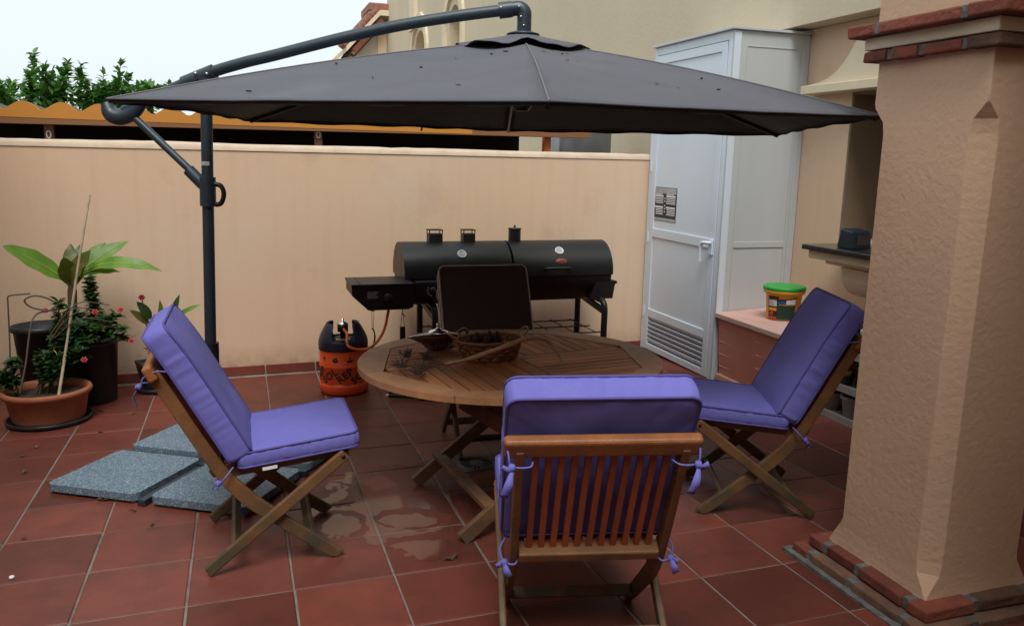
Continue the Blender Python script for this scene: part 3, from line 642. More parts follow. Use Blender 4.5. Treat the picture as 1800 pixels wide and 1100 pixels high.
# ================================================================== shelf with pots under the counter
sh = root('low_shelf', (0, 0, 0), label='low grey metal shelf of plant pots under the granite counter', cat='shelf')
for z in (.02, .20, .40):
    m = MB(); m.bb(3.745, 4.08, .0, .915, z+.02, z+.026); m.bb(3.745, 3.75, .0, .915, z, z+.045); m.build('shelf_board', M['shelf'], sh, .002)
for x in (3.76, 4.07):
    for y in (.01, .905):
        m = MB(); m.bb(x-.012, x+.012, y-.012, y+.012, fz(x, y), .47); m.build('shelf_post', M['shelf'], sh, .001)
def spot(name, x, y, z, r, h, mt, label, cat, cap=None):
    o = root(name, (x, y, z), random.uniform(0, 6), label=label, cat=cat)
    m = MB(); m.lathe([(0, 0), (r*.72, 0), (r*.95, h*.85), (r*1.06, h*.86), (r*1.06, h), (r*.96, h), (r*.9, h*.8), (0, h*.78)], 24); m.build('pot_body', M[mt], o)
    if cap:
        m = MB(); m.lathe([(0, h*.8), (r*.55, h*.82), (r*.6, h*1.2), (r*.5, h*1.25), (0, h*1.25)], 18); m.build('cap', M[cap], o)
    else:
        m = MB(); m.lathe([(0, h*.86), (r*.9, h*.83)], 18); m.build('soil', M['soil'], o)
    return o
spot('plant_pot', 3.84, .66, .047, .075, .125, 'greypot', 'grey plant pot on the lowest shelf board beside the pillar', 'pot')
spot('plant_pot', 3.85, .85, .047, .07, .105, 'beigepot', 'beige plant pot on the lowest shelf board behind the right chair', 'pot')
spot('jar', 3.82, .72, .227, .045, .06, 'potblack', 'dark jar with yellow lid on the middle shelf board', 'jar', 'yellowcap')
spot('jar', 3.86, .63, .227, .05, .12, 'bluebox', 'tall blue-black jar on the middle shelf board beside the pillar', 'jar', 'bluebox')
spot('jar', 3.84, .62, .427, .06, .11, 'navy', 'dark jar with mint lid on the top shelf board', 'jar', 'greencap')
spot('jar', 3.9, .8, .427, .07, .12, 'potblack', 'black jar on the top shelf board behind the right chair', 'jar', 'potblack')

# ================================================================== umbrella
MX, MYY = .425, 1.0
ub = root('cantilever_umbrella', (0, 0, 0), label='large grey cantilever parasol on a dark curved arm over the table', cat='umbrella')
C0 = Vector((.385, .985)); AU = rad(57); uu = Vector((math.cos(AU), math.sin(AU))); vv = Vector((math.sin(AU), -math.cos(AU)))
def P2(a, b): q = C0+uu*a+vv*b; return q
def bars(a0, b0, a1, b1):
    p, q = P2(a0, b0), P2(a1, b1)
    m = MB(); m.bar((p.x, p.y, fz(p.x, p.y)+.016), (q.x, q.y, fz(q.x, q.y)+.016), .036, .028); m.build('base_bar', M['metal_dark'], ub, .003)
bars(-.50, 0, .50, 0); bars(0, -.50, 0, -.019); bars(0, .019, 0, .50)
zb = fz(MX, MYY)
m = MB(); m.lathe([(.085, zb+.032), (.085, zb+.04), (.034, zb+.042), (.034, zb+.10)], 24, (C0.x, C0.y, 0)); m.build('base_socket', M['metal_dark'], ub)
pb_, pt_ = Vector((C0.x, C0.y, zb+.03)), Vector((.434, 1.0, 1.785))
def pa(z): t = (z-pb_.z)/(pt_.z-pb_.z); return pb_.lerp(pt_, t)
m = MB(); m.tube([pa(zb+.04), pt_], .0255, 20); m.build('pole', M['metal_dark'], ub)
m = MB(); m.tube([pa(zb+.05), pa(.585)], .037, 20); q = pa(.5); m.bb(q.x-.06, q.x-.02, q.y-.02, q.y+.02, .45, .575); m.build('lower_sleeve', M['metal_black'], ub, .002)
e = Vector((.93, -.368, 0))
def ap(s, z): return Vector((.434+.93*s, 1.0-.368*s, z))
arm = catmull([ap(-.38, 1.625), ap(-.03, 1.778), ap(.155, 1.838), ap(.31, 1.876), ap(.61, 1.952), ap(.86, 2.007), ap(1.106, 2.048), ap(1.33, 2.078)], 6)
m = MB(); m.tube(arm, .0245, 18); m.build('arm', M['metal_dark'], ub)
m = MB(); m.tube([ap(-.10, 1.747), ap(.04, 1.802)], .034, 16); q = ap(0, 1.77); m.tube([pa(1.70), pa(1.775)], .036, 16); m.build('arm_joint', M['metal_dark'], ub)
for z in (.02, -.03):
    q = ap(z, 1.79); MB().lathe([(0, 0), (.008, 0), (.006, .006), (0, .006)], 10, M=Matrix.Translation(q+Vector((-.013, -.031, 0)))@Matrix.Rotation(PI/2, 4, 'X')).build('bolt', M['steel'], ub)
m = MB(); m.tube(catmull([ap(-.46, 1.66), ap(-.44, 1.612), ap(-.39, 1.60), ap(-.335, 1.625), ap(-.30, 1.66)], 4), [.024, .028, .032, .034, .036, .037, .037, .037, .036, .035, .034, .032, .031, .030, .029, .027, .025], 14); m.build('crank_housing', M['metal_dark'], ub)
m = MB(); m.tube([ap(-.335, 1.60), ap(-.03, 1.315)], .017, 14); m.build('strut', M['metal_dark'], ub)
m = MB(); m.tube([ap(-.10, 1.375), ap(-.01, 1.285)], .027, 14); m.tube([pa(1.215), pa(1.345)], .035, 18); m.build('slide_collar', M['metal_dark'], ub)
q = pa(1.28); m = MB(); m.tube(catmull([(q.x+.03, q.y-.012, 1.315), (q.x+.058, q.y-.02, 1.305), (q.x+.068, q.y-.025, 1.27), (q.x+.055, q.y-.02, 1.23), (q.x+.03, q.y-.012, 1.222)], 4), .011, 10); m.build('grip', M['metal_black'], ub)
q = pa(1.405); m = MB(); m.lathe([(.0262, -.009), (.0262, .009)], 10, (q.x, q.y, q.z), a0=rad(200), a1=rad(290)); m.build('pole_label', M['print_grey'], ub)
# elbow and hub above the canopy
HX = ap(1.395, 0)
m = MB(); m.tube([ap(1.29, 2.073), ap(1.345, 2.080)], .034, 16); m.tube(catmull([ap(1.34, 2.080), ap(1.375, 2.083), ap(1.396, 2.068), ap(1.398, 2.04), ap(1.398, 1.985)], 5), .031, 16); m.build('elbow', M['metal_dark'], ub)
for s_, z_ in ((1.30, 2.08), (1.375, 2.085), (1.385, 2.045), (1.398, 2.01)):
    q = ap(s_, z_)+Vector((-.011, -.029, 0)); MB().lathe([(0, 0), (.006, 0), (.004, .005), (0, .005)], 8, M=Matrix.Translation(q)@Matrix.Rotation(PI/2, 4, 'X')).build('bolt', M['steel'], ub)
m = MB(); m.lathe([(0, 1.990), (.035, 1.990), (.07, 1.980), (.072, 1.975), (0, 1.970)], 24, (HX.x, HX.y, 0)); m.build('top_flange', M['metal_dark'], ub)
APX = Vector((HX.x, HX.y, 1.955))
HEX = [Vector(v) for v in [(.147, .128, 1.624), (.615, 1.626, 1.626), (2.163, 1.998, 1.631), (3.32, .842, 1.616), (2.686, -.596, 1.632), (1.287, -1.023, 1.600)]]
N1, N2 = 22, 26
m = MB()
def can_pt(k, u, t):
    A, B = HEX[k], HEX[(k+1) % 6]
    rim = A.lerp(B, u); sag = .028*math.sin(PI*u)*t*t                     # edges draw in slightly between ribs
    inward = (Vector((APX.x, APX.y, 0))-Vector((rim.x, rim.y, 0)))
    p = APX.lerp(rim, t); p += inward*.035*math.sin(PI*u)*t*t
    p.z += -.02*math.sin(PI*u)*math.sin(PI*t)*(1 if t < 1 else 0) + .022*math.sin(PI*t)
    wr = .0035*mnoise.noise(Vector((p.x*3.1, p.y*3.1, k)))+.004*math.sin(u*40+3*k)*max(0, .25-t)*2*math.sin(PI*u)
    wr += .010*mnoise.noise(Vector((p.x*1.7, p.y*1.7, 4+k)))+.006*mnoise.noise(Vector((math.atan2(p.y-APX.y, p.x-APX.x)*9, t*2.2, k)))*t
    p.z += wr*math.sin(PI*u)*math.sin(PI*min(t, .97))**.5
    return p
for k in range(6):
    vs = []; fs = []
    for j in range(N2+1):
        t = .02+.98*j/N2
        for i in range(N1+1): vs.append(can_pt(k, i/N1, t))
    for j in range(N2):
        for i in range(N1): fs.append((j*(N1+1)+i, j*(N1+1)+i+1, (j+1)*(N1+1)+i+1, (j+1)*(N1+1)+i))
    o = MB().add(vs, fs, True).build('canopy_panel', M['canopy'], ub)
    o.data.materials.append(M['underside_shade']); so = o.modifiers.new('thick', 'SOLIDIFY'); so.thickness = .0015; so.offset = -1; so.material_offset = 1; so.material_offset_rim = 0
    eb = MB(); eb.tube([can_pt(k, i/N1, 1.0) for i in range(N1+1)], .0035, 6); eb.build('edge_binding', M['canopy'], ub)
    hm = MB(); hv = []
    for i in range(N1+1): p = can_pt(k, i/N1, .997); hv += [p+Vector((0, 0, -.003)), p+Vector((0, 0, -.013-.003*math.sin(i*1.3+k)))]
    hm.add(hv, [(2*i, 2*i+2, 2*i+3, 2*i+1) for i in range(N1)], True).build('valance', M['underside_shade'], ub)
    sm = MB(); sm.tube([can_pt(k, 0, .03+.97*j/24)+Vector((0, 0, .0012)) for j in range(25)], .0028, 6); sm.build('seam', M['canopy_seam'], ub)
    rb = [can_pt(k, 0, .05+.94*j/10)+Vector((0, 0, -.016)) for j in range(11)]
    m_ = MB(); m_.tube(rb, .008, 8); r1 = m_.build('rib', M['metal_black'], ub)
    mid = can_pt(k, 0, .52)+Vector((0, 0, -.02)); m_ = MB(); m_.tube([mid, (HX.x, HX.y, 1.70)], .007, 8); m_.build('stay', M['metal_black'], r1)
m = MB(); m.lathe([(0, 1.66), (.03, 1.66), (.045, 1.68), (.045, 1.72), (.02, 1.73), (.02, 1.945)], 20, (HX.x, HX.y, 0)); m.build('hub', M['metal_black'], ub)
q = can_pt(1, .62, 1.0); m = MB(); m.bar((q.x, q.y, q.z), (q.x-.01, q.y-.01, q.z-.03), .012, .003); m.build('tie_strap', M['canopy'], ub)
# wavy vent cap
vs = []; fs = []; NA = 72
for j in range(9):
    t = j/8
    for i in range(NA):
        a = 2*PI*i/NA; k = 0
        d = Vector((math.cos(a), math.sin(a), 0)); r = .05+.245*t
        # height of canopy below at this place
        z0 = 1.965-.205*r-.01
        ph = 6*(a-.2); z = z0+.030-.012*t+t*t*(.009*(math.sin(ph*1.5+1.2*math.sin(a*2))+.5*math.sin(ph*2.5+1))+.012*mnoise.noise(Vector((a*2.2, 3, 0))))
        vs.append((HX.x+d.x*r, HX.y+d.y*r, z))
for j in range(8):
    for i in range(NA): fs.append((j*NA+i, (j+1)*NA+i, (j+1)*NA+(i+1) % NA, j*NA+(i+1) % NA))
o = MB().add(vs, fs, True).build('vent_cap', M['canopy'], ub); so = o.modifiers.new('thick', 'SOLIDIFY'); so.thickness = .002
dbm = MB(); rn = random.Random(31)
for k in range(26):
    kk, u_, t_ = rn.choice((4, 5, 5, 0)), rn.uniform(.1, .9), rn.uniform(.2, .95); p = can_pt(kk, u_, t_)+Vector((0, 0, .002)); a = rn.uniform(0, PI); d = Vector((math.cos(a), math.sin(a), 0))*rn.uniform(.004, .012)
    q = can_pt(kk, min(.98, u_+.003), t_); leaf_n = Vector((0, 0, .004)); sd_ = Vector((-d.y, d.x, 0)).normalized()*.0025
    dbm.add([p-d-sd_, p+d-sd_, p+d+sd_+leaf_n, p-d+sd_+leaf_n], [(0, 1, 2, 3)])
dbm.build('fallen_debris', M['deadleaf'], ub, kind='stuff')
# four weight slabs
SLL = ['leftmost square of pebbled concrete weighing down the parasol base', 'pebbled concrete slab at the back of the parasol base', 'front pebbled concrete slab of the parasol base beside the chair leg', 'pebbled concrete slab mostly hidden under the left chair']
for (a, b), lb in zip(((-1, -1), (1, -1), (-1, 1), (1, 1)), SLL):
    c = P2(a*.262, b*.262); o = root('weight_slab', (c.x, c.y), AU, True, lb, 'slab', 'weight slabs of the parasol')
    h = .228; cr = .03
    pts = []
    for sx_, sy_, a0 in ((1, 1, 0), (-1, 1, 90), (-1, -1, 180), (1, -1, 270)):
        for t in (0, 30, 60, 90): pts.append((sx_*(h-cr)+cr*math.cos(rad(a0+t)), sy_*(h-cr)+cr*math.sin(rad(a0+t))))
    m = MB(); m.prism(pts, .014, .046); m.build('slab_top', M['slab'], o, .004)
    m = MB()
    for sx_ in (-1, 1):
        for sy_ in (-1, 1): m.box((sx_*.145, sy_*.145, .007), (.14, .14, .0145))
    m.build('slab_foot', M['mortar'], o, .002)

# ================================================================== table
TC = (1.648, .282); TR = .652; TH = .60
tb = root('garden_table', TC, rad(5), True, 'round slatted teak garden table on crossed legs in the middle of the patio', 'table')
ROI = TR-.095; NO = 8; OA = rad(4)
octv = [(ROI*1.03*math.cos(OA+2*PI*k/NO), ROI*1.03*math.sin(OA+2*PI*k/NO)) for k in range(NO)]
for k in range(NO):
    a0, a1 = OA+2*PI*k/NO, OA+2*PI*(k+1)/NO; n = 10; gp = .0012
    out = [(TR*math.cos(a0+gp+(a1-a0-2*gp)*i/n), TR*math.sin(a0+gp+(a1-a0-2*gp)*i/n)) for i in range(n+1)]
    inn = [octv[(k+1) % NO], octv[k]]
    m = MB(); m.prism(out+inn, TH-.025, TH); m.build('rim_segment', M['rim'], tb, .003)
dw = .036
m = MB(); m.bar((-ROI*.98, 0, TH-.015), (ROI*.98, 0, TH-.015), 2*dw*.9, .026); m.build('divider_board', M['table'], tb, .002)
for s in (-1, 1):
    m = MB(); m.bar((0, s*(dw*.9+.002), TH-.0145), (0, s*ROI*.97, TH-.0145), 2*dw*.9, .026); m.build('divider_board', M['table'], tb, .002)
pw = .0455; gap = .0065
for sx_, sy_ in ((1, 1), (-1, 1), (-1, -1), (1, -1)):
    # quadrants alternate: right and left run along the table, back and front run across
    along = (sx_*sy_ < 0)
    k = 0
    while True:
        a = dw+k*(pw+gap)+.003; b = a+pw
        if a > ROI*1.03: break
        if along: poly = [(dw+.003, a), (2, a), (2, b), (dw+.003, b)]
        else: poly = [(a, dw+.003), (b, dw+.003), (b, 2), (a, 2)]
        poly = [(x*sx_, y*sy_) for x, y in poly]
        if sx_*sy_ < 0: poly = poly[::-1]
        for i in range(NO):
            p, q = octv[i], octv[(i+1) % NO]; nx, ny = q[1]-p[1], -(q[0]-p[0]); l = math.hypot(nx, ny); nx /= l; ny /= l
            poly = clip(poly, (nx, ny), nx*p[0]+ny*p[1]-.003)
            if len(poly) < 3: break
        if len(poly) >= 3:
            m = MB(); cx = sum(p[0] for p in poly)/len(poly); cy = sum(p[1] for p in poly)/len(poly)
            if along: loc_poly = [(x-cx, y-cy) for x, y in poly]; rz = 0
            else: loc_poly = [(y-cy, -(x-cx)) for x, y in poly]; rz = PI/2
            z = random.uniform(-.0012, .0008); m.prism(loc_poly, TH-.024, TH-.002+z); m.build('plank', M['table'], tb, .0015, loc=(cx, cy, 0), rot=(0, 0, rz))
        k += 1
m = MB()
for s in (-1, 1): m.box((s*.30, 0, TH-.042), (.04, 1.0, .022)); m.box((0, s*.30, TH-.048), (.9, .03, .03))
m.build('under_frame', M['tleg'], tb)
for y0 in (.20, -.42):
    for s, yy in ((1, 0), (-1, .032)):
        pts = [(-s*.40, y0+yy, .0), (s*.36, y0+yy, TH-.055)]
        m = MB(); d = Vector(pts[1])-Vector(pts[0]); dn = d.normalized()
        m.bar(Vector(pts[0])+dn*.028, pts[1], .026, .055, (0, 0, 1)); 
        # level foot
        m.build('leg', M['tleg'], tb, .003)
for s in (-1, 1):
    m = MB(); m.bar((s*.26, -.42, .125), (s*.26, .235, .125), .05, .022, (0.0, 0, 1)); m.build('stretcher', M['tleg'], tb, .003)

# ================================================================== chairs
def make_chair(name):
    c = root(name)
    STP = [(0.012, .732), (.06, .645), (.14, .491), (.225, .345), (.30, .255), (.38, .185), (.50, .085), (.606, .004)]
    path = catmull([(x, 0, z) for x, z in STP], 4)
    def sweep(y, w, t):
        vs = []; fs = []; n = len(path)
        for i in range(n):
            d = (path[min(i+1, n-1)]-path[max(i-1, 0)]).normalized(); nn = Vector((-d.z, 0, d.x))
            tt = t*(1.0+.18*math.exp(-((i/n-.55)/.15)**2))
            for a, b in ((-1, -1), (1, -1), (1, 1), (-1, 1)): vs.append(path[i]+Vector((0, y+a*w/2, 0))+nn*(b*tt/2))
        for i in range(n-1):
            for k in range(4): fs.append((i*4+k, i*4+(k+1) % 4, (i+1)*4+(k+1) % 4, (i+1)*4+k))
        fs += [(3, 2, 1, 0), tuple(range(4*n-4, 4*n))]
        for i in range(len(vs)):
            if vs[i].z < .002: vs[i] = Vector((vs[i].x, vs[i].y, .0005))
        return MB().add(vs, fs)
    for s in (-1, 1): sweep(s*.206, .022, .044).build('stile', M['teak'], c, .004)
    for s in (-1, 1):
        m = MB(); a, b = Vector((.150, s*.231, .018)), Vector((.632, s*.231, .398)); m.bar(a, b, .021, .044)
        for i, v in enumerate(m.v):
            if v[2] < .03 and v[0] < .2: m.v[i] = (v[0]-.006, v[1], .0005 if v[0] < .17 else .0008)
        lg = m.build('leg', M['teak'], c, .006)
        mm = MB(); mm.lathe([(0, -.003), (.007, -.003), (.007, .003), (0, .003)], 12, M=Matrix.Translation((.622, s*.2425, .392))@Matrix.Rotation(PI/2, 4, 'X')); mm.build('bolt', M['metal_black'], lg)
    tl = math.atan2(.266, -.14)  # back slope
    dirb = Vector((-.14, 0, .266)).normalized(); nb = Vector((dirb.z, 0, -dirb.x))
    def across(nm, x, z, half, thick, hgt, mt, off=0.0, bv=.006):
        cc = Vector((x, 0, z))+nb*off; m = MB()
        Mx = Matrix(((nb.x, 0, dirb.x, cc.x), (0, 1, 0, 0), (nb.z, 0, dirb.z, cc.z), (0, 0, 0, 1))); m.box((0, 0, 0), (thick, 2*half, hgt), Mx); return m.build(nm, M[mt], c, bv, seg=3)
    across('top_rail', .010, .735, .245, .034, .056, 'teak_rail', -.002, .010)
    across('lower_back_rail', .205, .372, .194, .045, .034, 'teak', -.012)
    for k in range(11):
        y = -.165+.033*k; a = Vector((.020, y, .715)); b = Vector((.195, y, .385))
        m = MB(); m.bar(a, b, .0165, .014, nb); m.build('back_slat', M['slat'], c, .002)
    m = MB(); m.bar((.505, -.195, .078), (.505, .195, .078), .018, .036, (.75, 0, 1)); m.build('front_stretcher', M['teak'], c, .003)
    m = MB(); m.bar((.245, -.221, .092), (.245, .221, .092), .018, .036, (-.75, 0, 1)); m.build('rear_stretcher', M['teak'], c, .003)
    for s in (-1, 1):
        m = MB(); m.bar((.215, s*.182, .352), (.635, s*.182, .394), .022, .03); m.build('seat_rail', M['teak'], c, .003)
    for k in range(8):
        y = -.147+.042*k; m = MB(); m.bar((.215, y, .365), (.64, y, .405), .03, .01); m.build('seat_slat', M['slat'], c)
    m = MB(); m.bar((.632, -.219, .392), (.632, .219, .392), .026, .024); m.build('front_rail', M['teak'], c, .004)
    return c
def cushion_mesh(L, Wd, Tk, dome=.010, cr=.035, seed=0, wr=.0032):
    # rounded block: x along L, y along Wd, z thickness, centred
    out = []; n = 9; NS = 56
    a, b = L/2, Wd/2
    def seg(p, q, k): return [(p[0]+(q[0]-p[0])*i/k, p[1]+(q[1]-p[1])*i/k) for i in range(k)]
    cs = [((a-cr, b-cr), 0), ((-a+cr, b-cr), 90), ((-a+cr, -b+cr), 180), ((a-cr, -b+cr), 270)]
    arcs = [[(cx+cr*math.cos(rad(d0+90*t/n)), cy+cr*math.sin(rad(d0+90*t/n))) for t in range(n+1)] for (cx, cy), d0 in cs]
    for i in range(4):
        out += arcs[i][:-1]; out += seg(arcs[i][-1], arcs[(i+1) % 4][0], NS)
    n = len(out); rings = []
    def ring(s, z, bul=0, w=0):
        r = []
        for i, (x, y) in enumerate(out):
            # inset keeps straight edges: scale about centre
            k = s; ww = w*(mnoise.noise(Vector((x*48+seed*3.1, y*48, z*5)))+.7*mnoise.noise(Vector((x*95, y*95+seed, z*3)))); z2 = (.0045*mnoise.noise(Vector((x*7*s+seed, y*7*s, 2 if z > 0 else 9)))+.0016*mnoise.noise(Vector((x*22*s+seed, y*22*s, 4))))*(1 if s < .97 else 0)
            l = math.hypot(x, y); r.append((x*k+x/l*(bul+ww), y*k+y/l*(bul+ww), z+.6*ww+z2))
        return r
    H = Tk/2
    for s in (.02, .2, .35, .5, .65, .76, .85, .90, .94, .98): rings.append(ring(s, H+dome*(1-s**4), 0, wr*.8*(s**8)))
    rings.append(ring(1.0, H-.002))
    for t in (.75, .45, .15, -.15, -.45, -.75): rings.append(ring(1.0, H*t, .006*(1-t*t), wr))
    rings.append(ring(1.0, -H+.002))
    for s in (.98, .94, .90, .85, .76, .65, .5, .35, .2, .02): rings.append(ring(s, -H-dome*(1-s**4), 0, wr*.8*(s**8)))
    vs = [v for r in rings for v in r]; fs = []
    for j in range(len(rings)-1):
        for i in range(n): fs.append((j*n+i, (j+1)*n+i, (j+1)*n+(i+1) % n, j*n+(i+1) % n))
    fs.append(tuple(range(n))); fs.append(tuple(range(len(vs)-n, len(vs)))[::-1])
    pip = MB()
    for z in (H-.001, -H+.001):
        pts = [(x*1.003, y*1.003, z) for x, y in out[::2]]; pts.append(pts[0]); pip.tube(pts, .0045, 6, False)
    return MB().add(vs, fs, True), pip
def make_cushion(name, seed):
    c = root(name)
    dirb = Vector((-.14, 0, .266)).normalized(); nb = Vector((dirb.z, 0, -dirb.x))
    def part(nm, L, Wd, Tk, org, dx, dz, dome, sd):
        b, pp = cushion_mesh(L, Wd, Tk, dome, .03, sd)
        dy = dz.cross(dx); Mx = Matrix(((dx.x, dy.x, dz.x, org.x), (dx.y, dy.y, dz.y, org.y), (dx.z, dy.z, dz.z, org.z), (0, 0, 0, 1)))
        b.v = [tuple(Mx@Vector(v)) for v in b.v]; pp.v = [tuple(Mx@Vector(v)) for v in pp.v]
        if nm == 'back_cushion':      # the free top leans back a little
            def bend(v):
                v = Vector(v); h = v.z
                if h > .72: v.x -= .35*(h-.72)**2*1.6; 
                return tuple(v)
            b.v = [bend(v) for v in b.v]; pp.v = [bend(v) for v in pp.v]
        o = b.build(nm, M['cush'], c); pp.build('piping', M['pipe'], o); return o
    Lb = .52; base = Vector((.222, 0, .382)); org = base+dirb*(Lb/2)+nb*(.066)
    part('back_cushion', Lb, .475, .084, org, dirb, nb, .008, seed)
    sdir = Vector((.43, 0, .045)).normalized(); sn = Vector((-sdir.z, 0, sdir.x))
    so = Vector((.265, 0, .372)); Ls = .42
    part('seat_cushion', Ls, .465, .054, so+sdir*(Ls/2)+sn*(.032), sdir, sn, .009, seed+5)
    # ties at the four corners of the back
    for s in (-1, 1):
        rn = random.Random(seed*10+s)
        # upper tie: loop round the stile under the top rail, knot and a hanging tail
        k = Vector((-.020, s*.228, .692)); m = MB()
        m.tube(catmull([(.075, s*.236, .735), (.03, s*.243, .742), (-.012, s*.236, .722), tuple(k), (-.028, s*.185, .692), (.02, s*.172, .69)], 5), [.0024]*26, 6, True)
        m.lathe([(0, -.011), (.007, -.009), (.010, 0), (.007, .008), (0, .010)], 10, tuple(k+Vector((-.008, 0, 0))))
        t0 = k+Vector((-.012, 0, -.008)); dx = rn.uniform(-.5, .9)*s
        def ribbon(p0, p1, w, sag=.01):
            p0, p1 = Vector(p0), Vector(p1); d = (p1-p0).normalized(); sd_ = d.cross(Vector((1, 0, 0))).normalized(); vs = []
            n = 7
            for i in range(n+1):
                t = i/n; q = p0.lerp(p1, t)+Vector((-sag*math.sin(PI*t*1.3), 0, 0)); ww = w*(.45+.55*min(1, t*2.2)); vs += [q-sd_*ww/2+Vector((.003*math.sin(5*t), 0, 0)), q+sd_*ww/2]
            m.add(vs, [(2*i, 2*i+1, 2*i+3, 2*i+2) for i in range(n)], True)
        ribbon(t0, t0+Vector((-.014, .02, -.062)), .02); ribbon(t0, t0+Vector((-.004, s*.024, .012)), .014, .004)
        o = m.build('tie', M['cush'], c); so_ = o.modifiers.new('thick', 'SOLIDIFY'); so_.thickness = .0012
        k = Vector((.205, s*.232, .335)); m = MB()
        m.tube(catmull([(.25, s*.225, .385), (.225, s*.243, .36), tuple(k), (.185, s*.205, .335), (.22, s*.19, .34)], 5), .003, 6)
        m.lathe([(0, -.012), (.008, -.009), (.011, 0), (.008, .009), (0, .011)], 10, tuple(k+Vector((-.006, 0, 0))))
        ribbon(k+Vector((-.01, 0, 0)), k+Vector((-.025, -.014, -.038)), .019); ribbon(k, k+Vector((-.01, s*.022, -.01)), .015, .004)
        o = m.build('tie', M['cush'], c); so_ = o.modifiers.new('thick', 'SOLIDIFY'); so_.thickness = .0012
    return c
ch0 = make_chair('folding_chair'); cu0 = make_cushion('chair_cushion', 1)
seats = [((.253, .073), 0.0, 'teak folding chair standing left of the table by the slabs', 'lilac seat and back cushion on the left chair beside the slabs'),
         ((1.385, -1.25), rad(75.5), 'teak folding chair nearest the viewer showing its slatted back', 'lilac cushion tied to the nearest chair, slats behind it'),
         ((2.955, -.235), rad(158), 'teak folding chair right of the table beside the pillar', 'dark lilac cushion on the chair beside the pillar'),
         ((1.80, 1.27), rad(-96), 'folding chair behind the table in front of the barbecue', 'dark plum back cushion with pale piping behind the table')]
for i, (xy, rz, l1, l2) in enumerate(seats):
    c = ch0 if i == 0 else dup(ch0); put(c, xy, rz, True); tag(c, l1, 'chair', 'folding chairs round the table')
    k = cu0 if i == 0 else dup(cu0)
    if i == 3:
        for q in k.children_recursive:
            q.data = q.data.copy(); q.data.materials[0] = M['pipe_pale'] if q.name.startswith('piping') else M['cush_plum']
    put(k, (xy[0], xy[1], .002), rz, True); tag(k, l2, 'cushion', 'lilac chair cushions')
# white care label under the left seat
m = MB(); m.box((0, 0, 0), (.05, .001, .012)); m.build('care_tag', M['print_white'], cu0, loc=(.37, -.233, .372), rot=(0, rad(-6), 0))

# ================================================================== things on the table
tz = TH+fz(*TC)
def tp(px, py): q = at_f(px, py, TH); return q
bc = tp(863, 632)
bs = root('woven_basket', (bc.x, bc.y+.02), rad(8), True, 'oval woven wood strip basket on the table behind the branch', 'basket'); bs.location.z += TH
rx, ry, bh = .150, .115, .085
def bpt(a, t, off=0): k = .80+.20*t; return Vector(((rx*k+off)*math.cos(a), (ry*k+off)*math.sin(a), .004+bh*t))
NSK = 30
for k in range(NSK):
    a = 2*PI*k/NSK; m = MB(); vs = []; n = 14; da = .62*PI/NSK
    for i in range(n+1):
        t = i/n; off = .0035*math.cos(PI*(t*5-.5)+PI*(k % 2)); 
        for sgn in (-1, 1): vs.append(bpt(a+sgn*da, t, off))
    m.add(vs, [(2*i, 2*i+1, 2*i+3, 2*i+2) for i in range(n)], True); o = m.build('stake', M['basket'], bs); so = o.modifiers.new('thick', 'SOLIDIFY'); so.thickness = .0012
for j in range(5):
    vs = []; n = 120; fs = []
    for i in range(n):
        a = 2*PI*i/n; off = -.0035*math.cos(a*NSK/2)*(1 if j % 2 else -1)
        for tt in (j/5+.015, (j+1)/5-.015): vs.append(bpt(a, tt, off))
    for i in range(n): k2 = (i+1) % n; fs.append((2*i, 2*k2, 2*k2+1, 2*i+1))
    o = MB().add(vs, fs, True).build('weaver', M['basket'], bs); so = o.modifiers.new('thick', 'SOLIDIFY'); so.thickness = .0012
m = MB(); m.prism([(rx*.8*math.cos(2*PI*k/40), ry*.8*math.sin(2*PI*k/40)) for k in range(40)], .001, .005); m.build('basket_base', M['basket'], bs)
m = MB(); pts = [bpt(2*PI*k/60, 1.0) for k in range(61)]; m.tube(pts, .004, 6, False); m.build('basket_rim', M['basket_rim'], bs)
for s in (-1, 1):
    m = MB(); m.tube(catmull([bpt(PI/2+s*PI/2-.28, .95), bpt(PI/2+s*PI/2-.15, 1.25, .028 if s > 0 else .02)+Vector((0, 0, .01)), bpt(PI/2+s*PI/2+.15, 1.25, .028 if s > 0 else .02)+Vector((0, 0, .01)), bpt(PI/2+s*PI/2+.28, .95)], 6), .004, 6); m.build('handle', M['basket_rim'], bs)
bl = root('black_ornament', (bc.x+.012, bc.y+.10), 0, True, 'black pointed ornament standing behind the woven basket', 'ornament'); bl.location.z += TH
for dx, h, w in ((-.045, .104, .021), (.012, .109, .02), (.046, .105, .018)):
    m = MB(); m.lathe([(0, 0), (w*.8, .0), (w, .04), (w*.85, h*.7), (w*.45, h*.92), (w*.1, h), (0, h)], 12, (dx, 0, 0), sy=.5); m.build('ornament_peak', M['plastic_black'], bl)
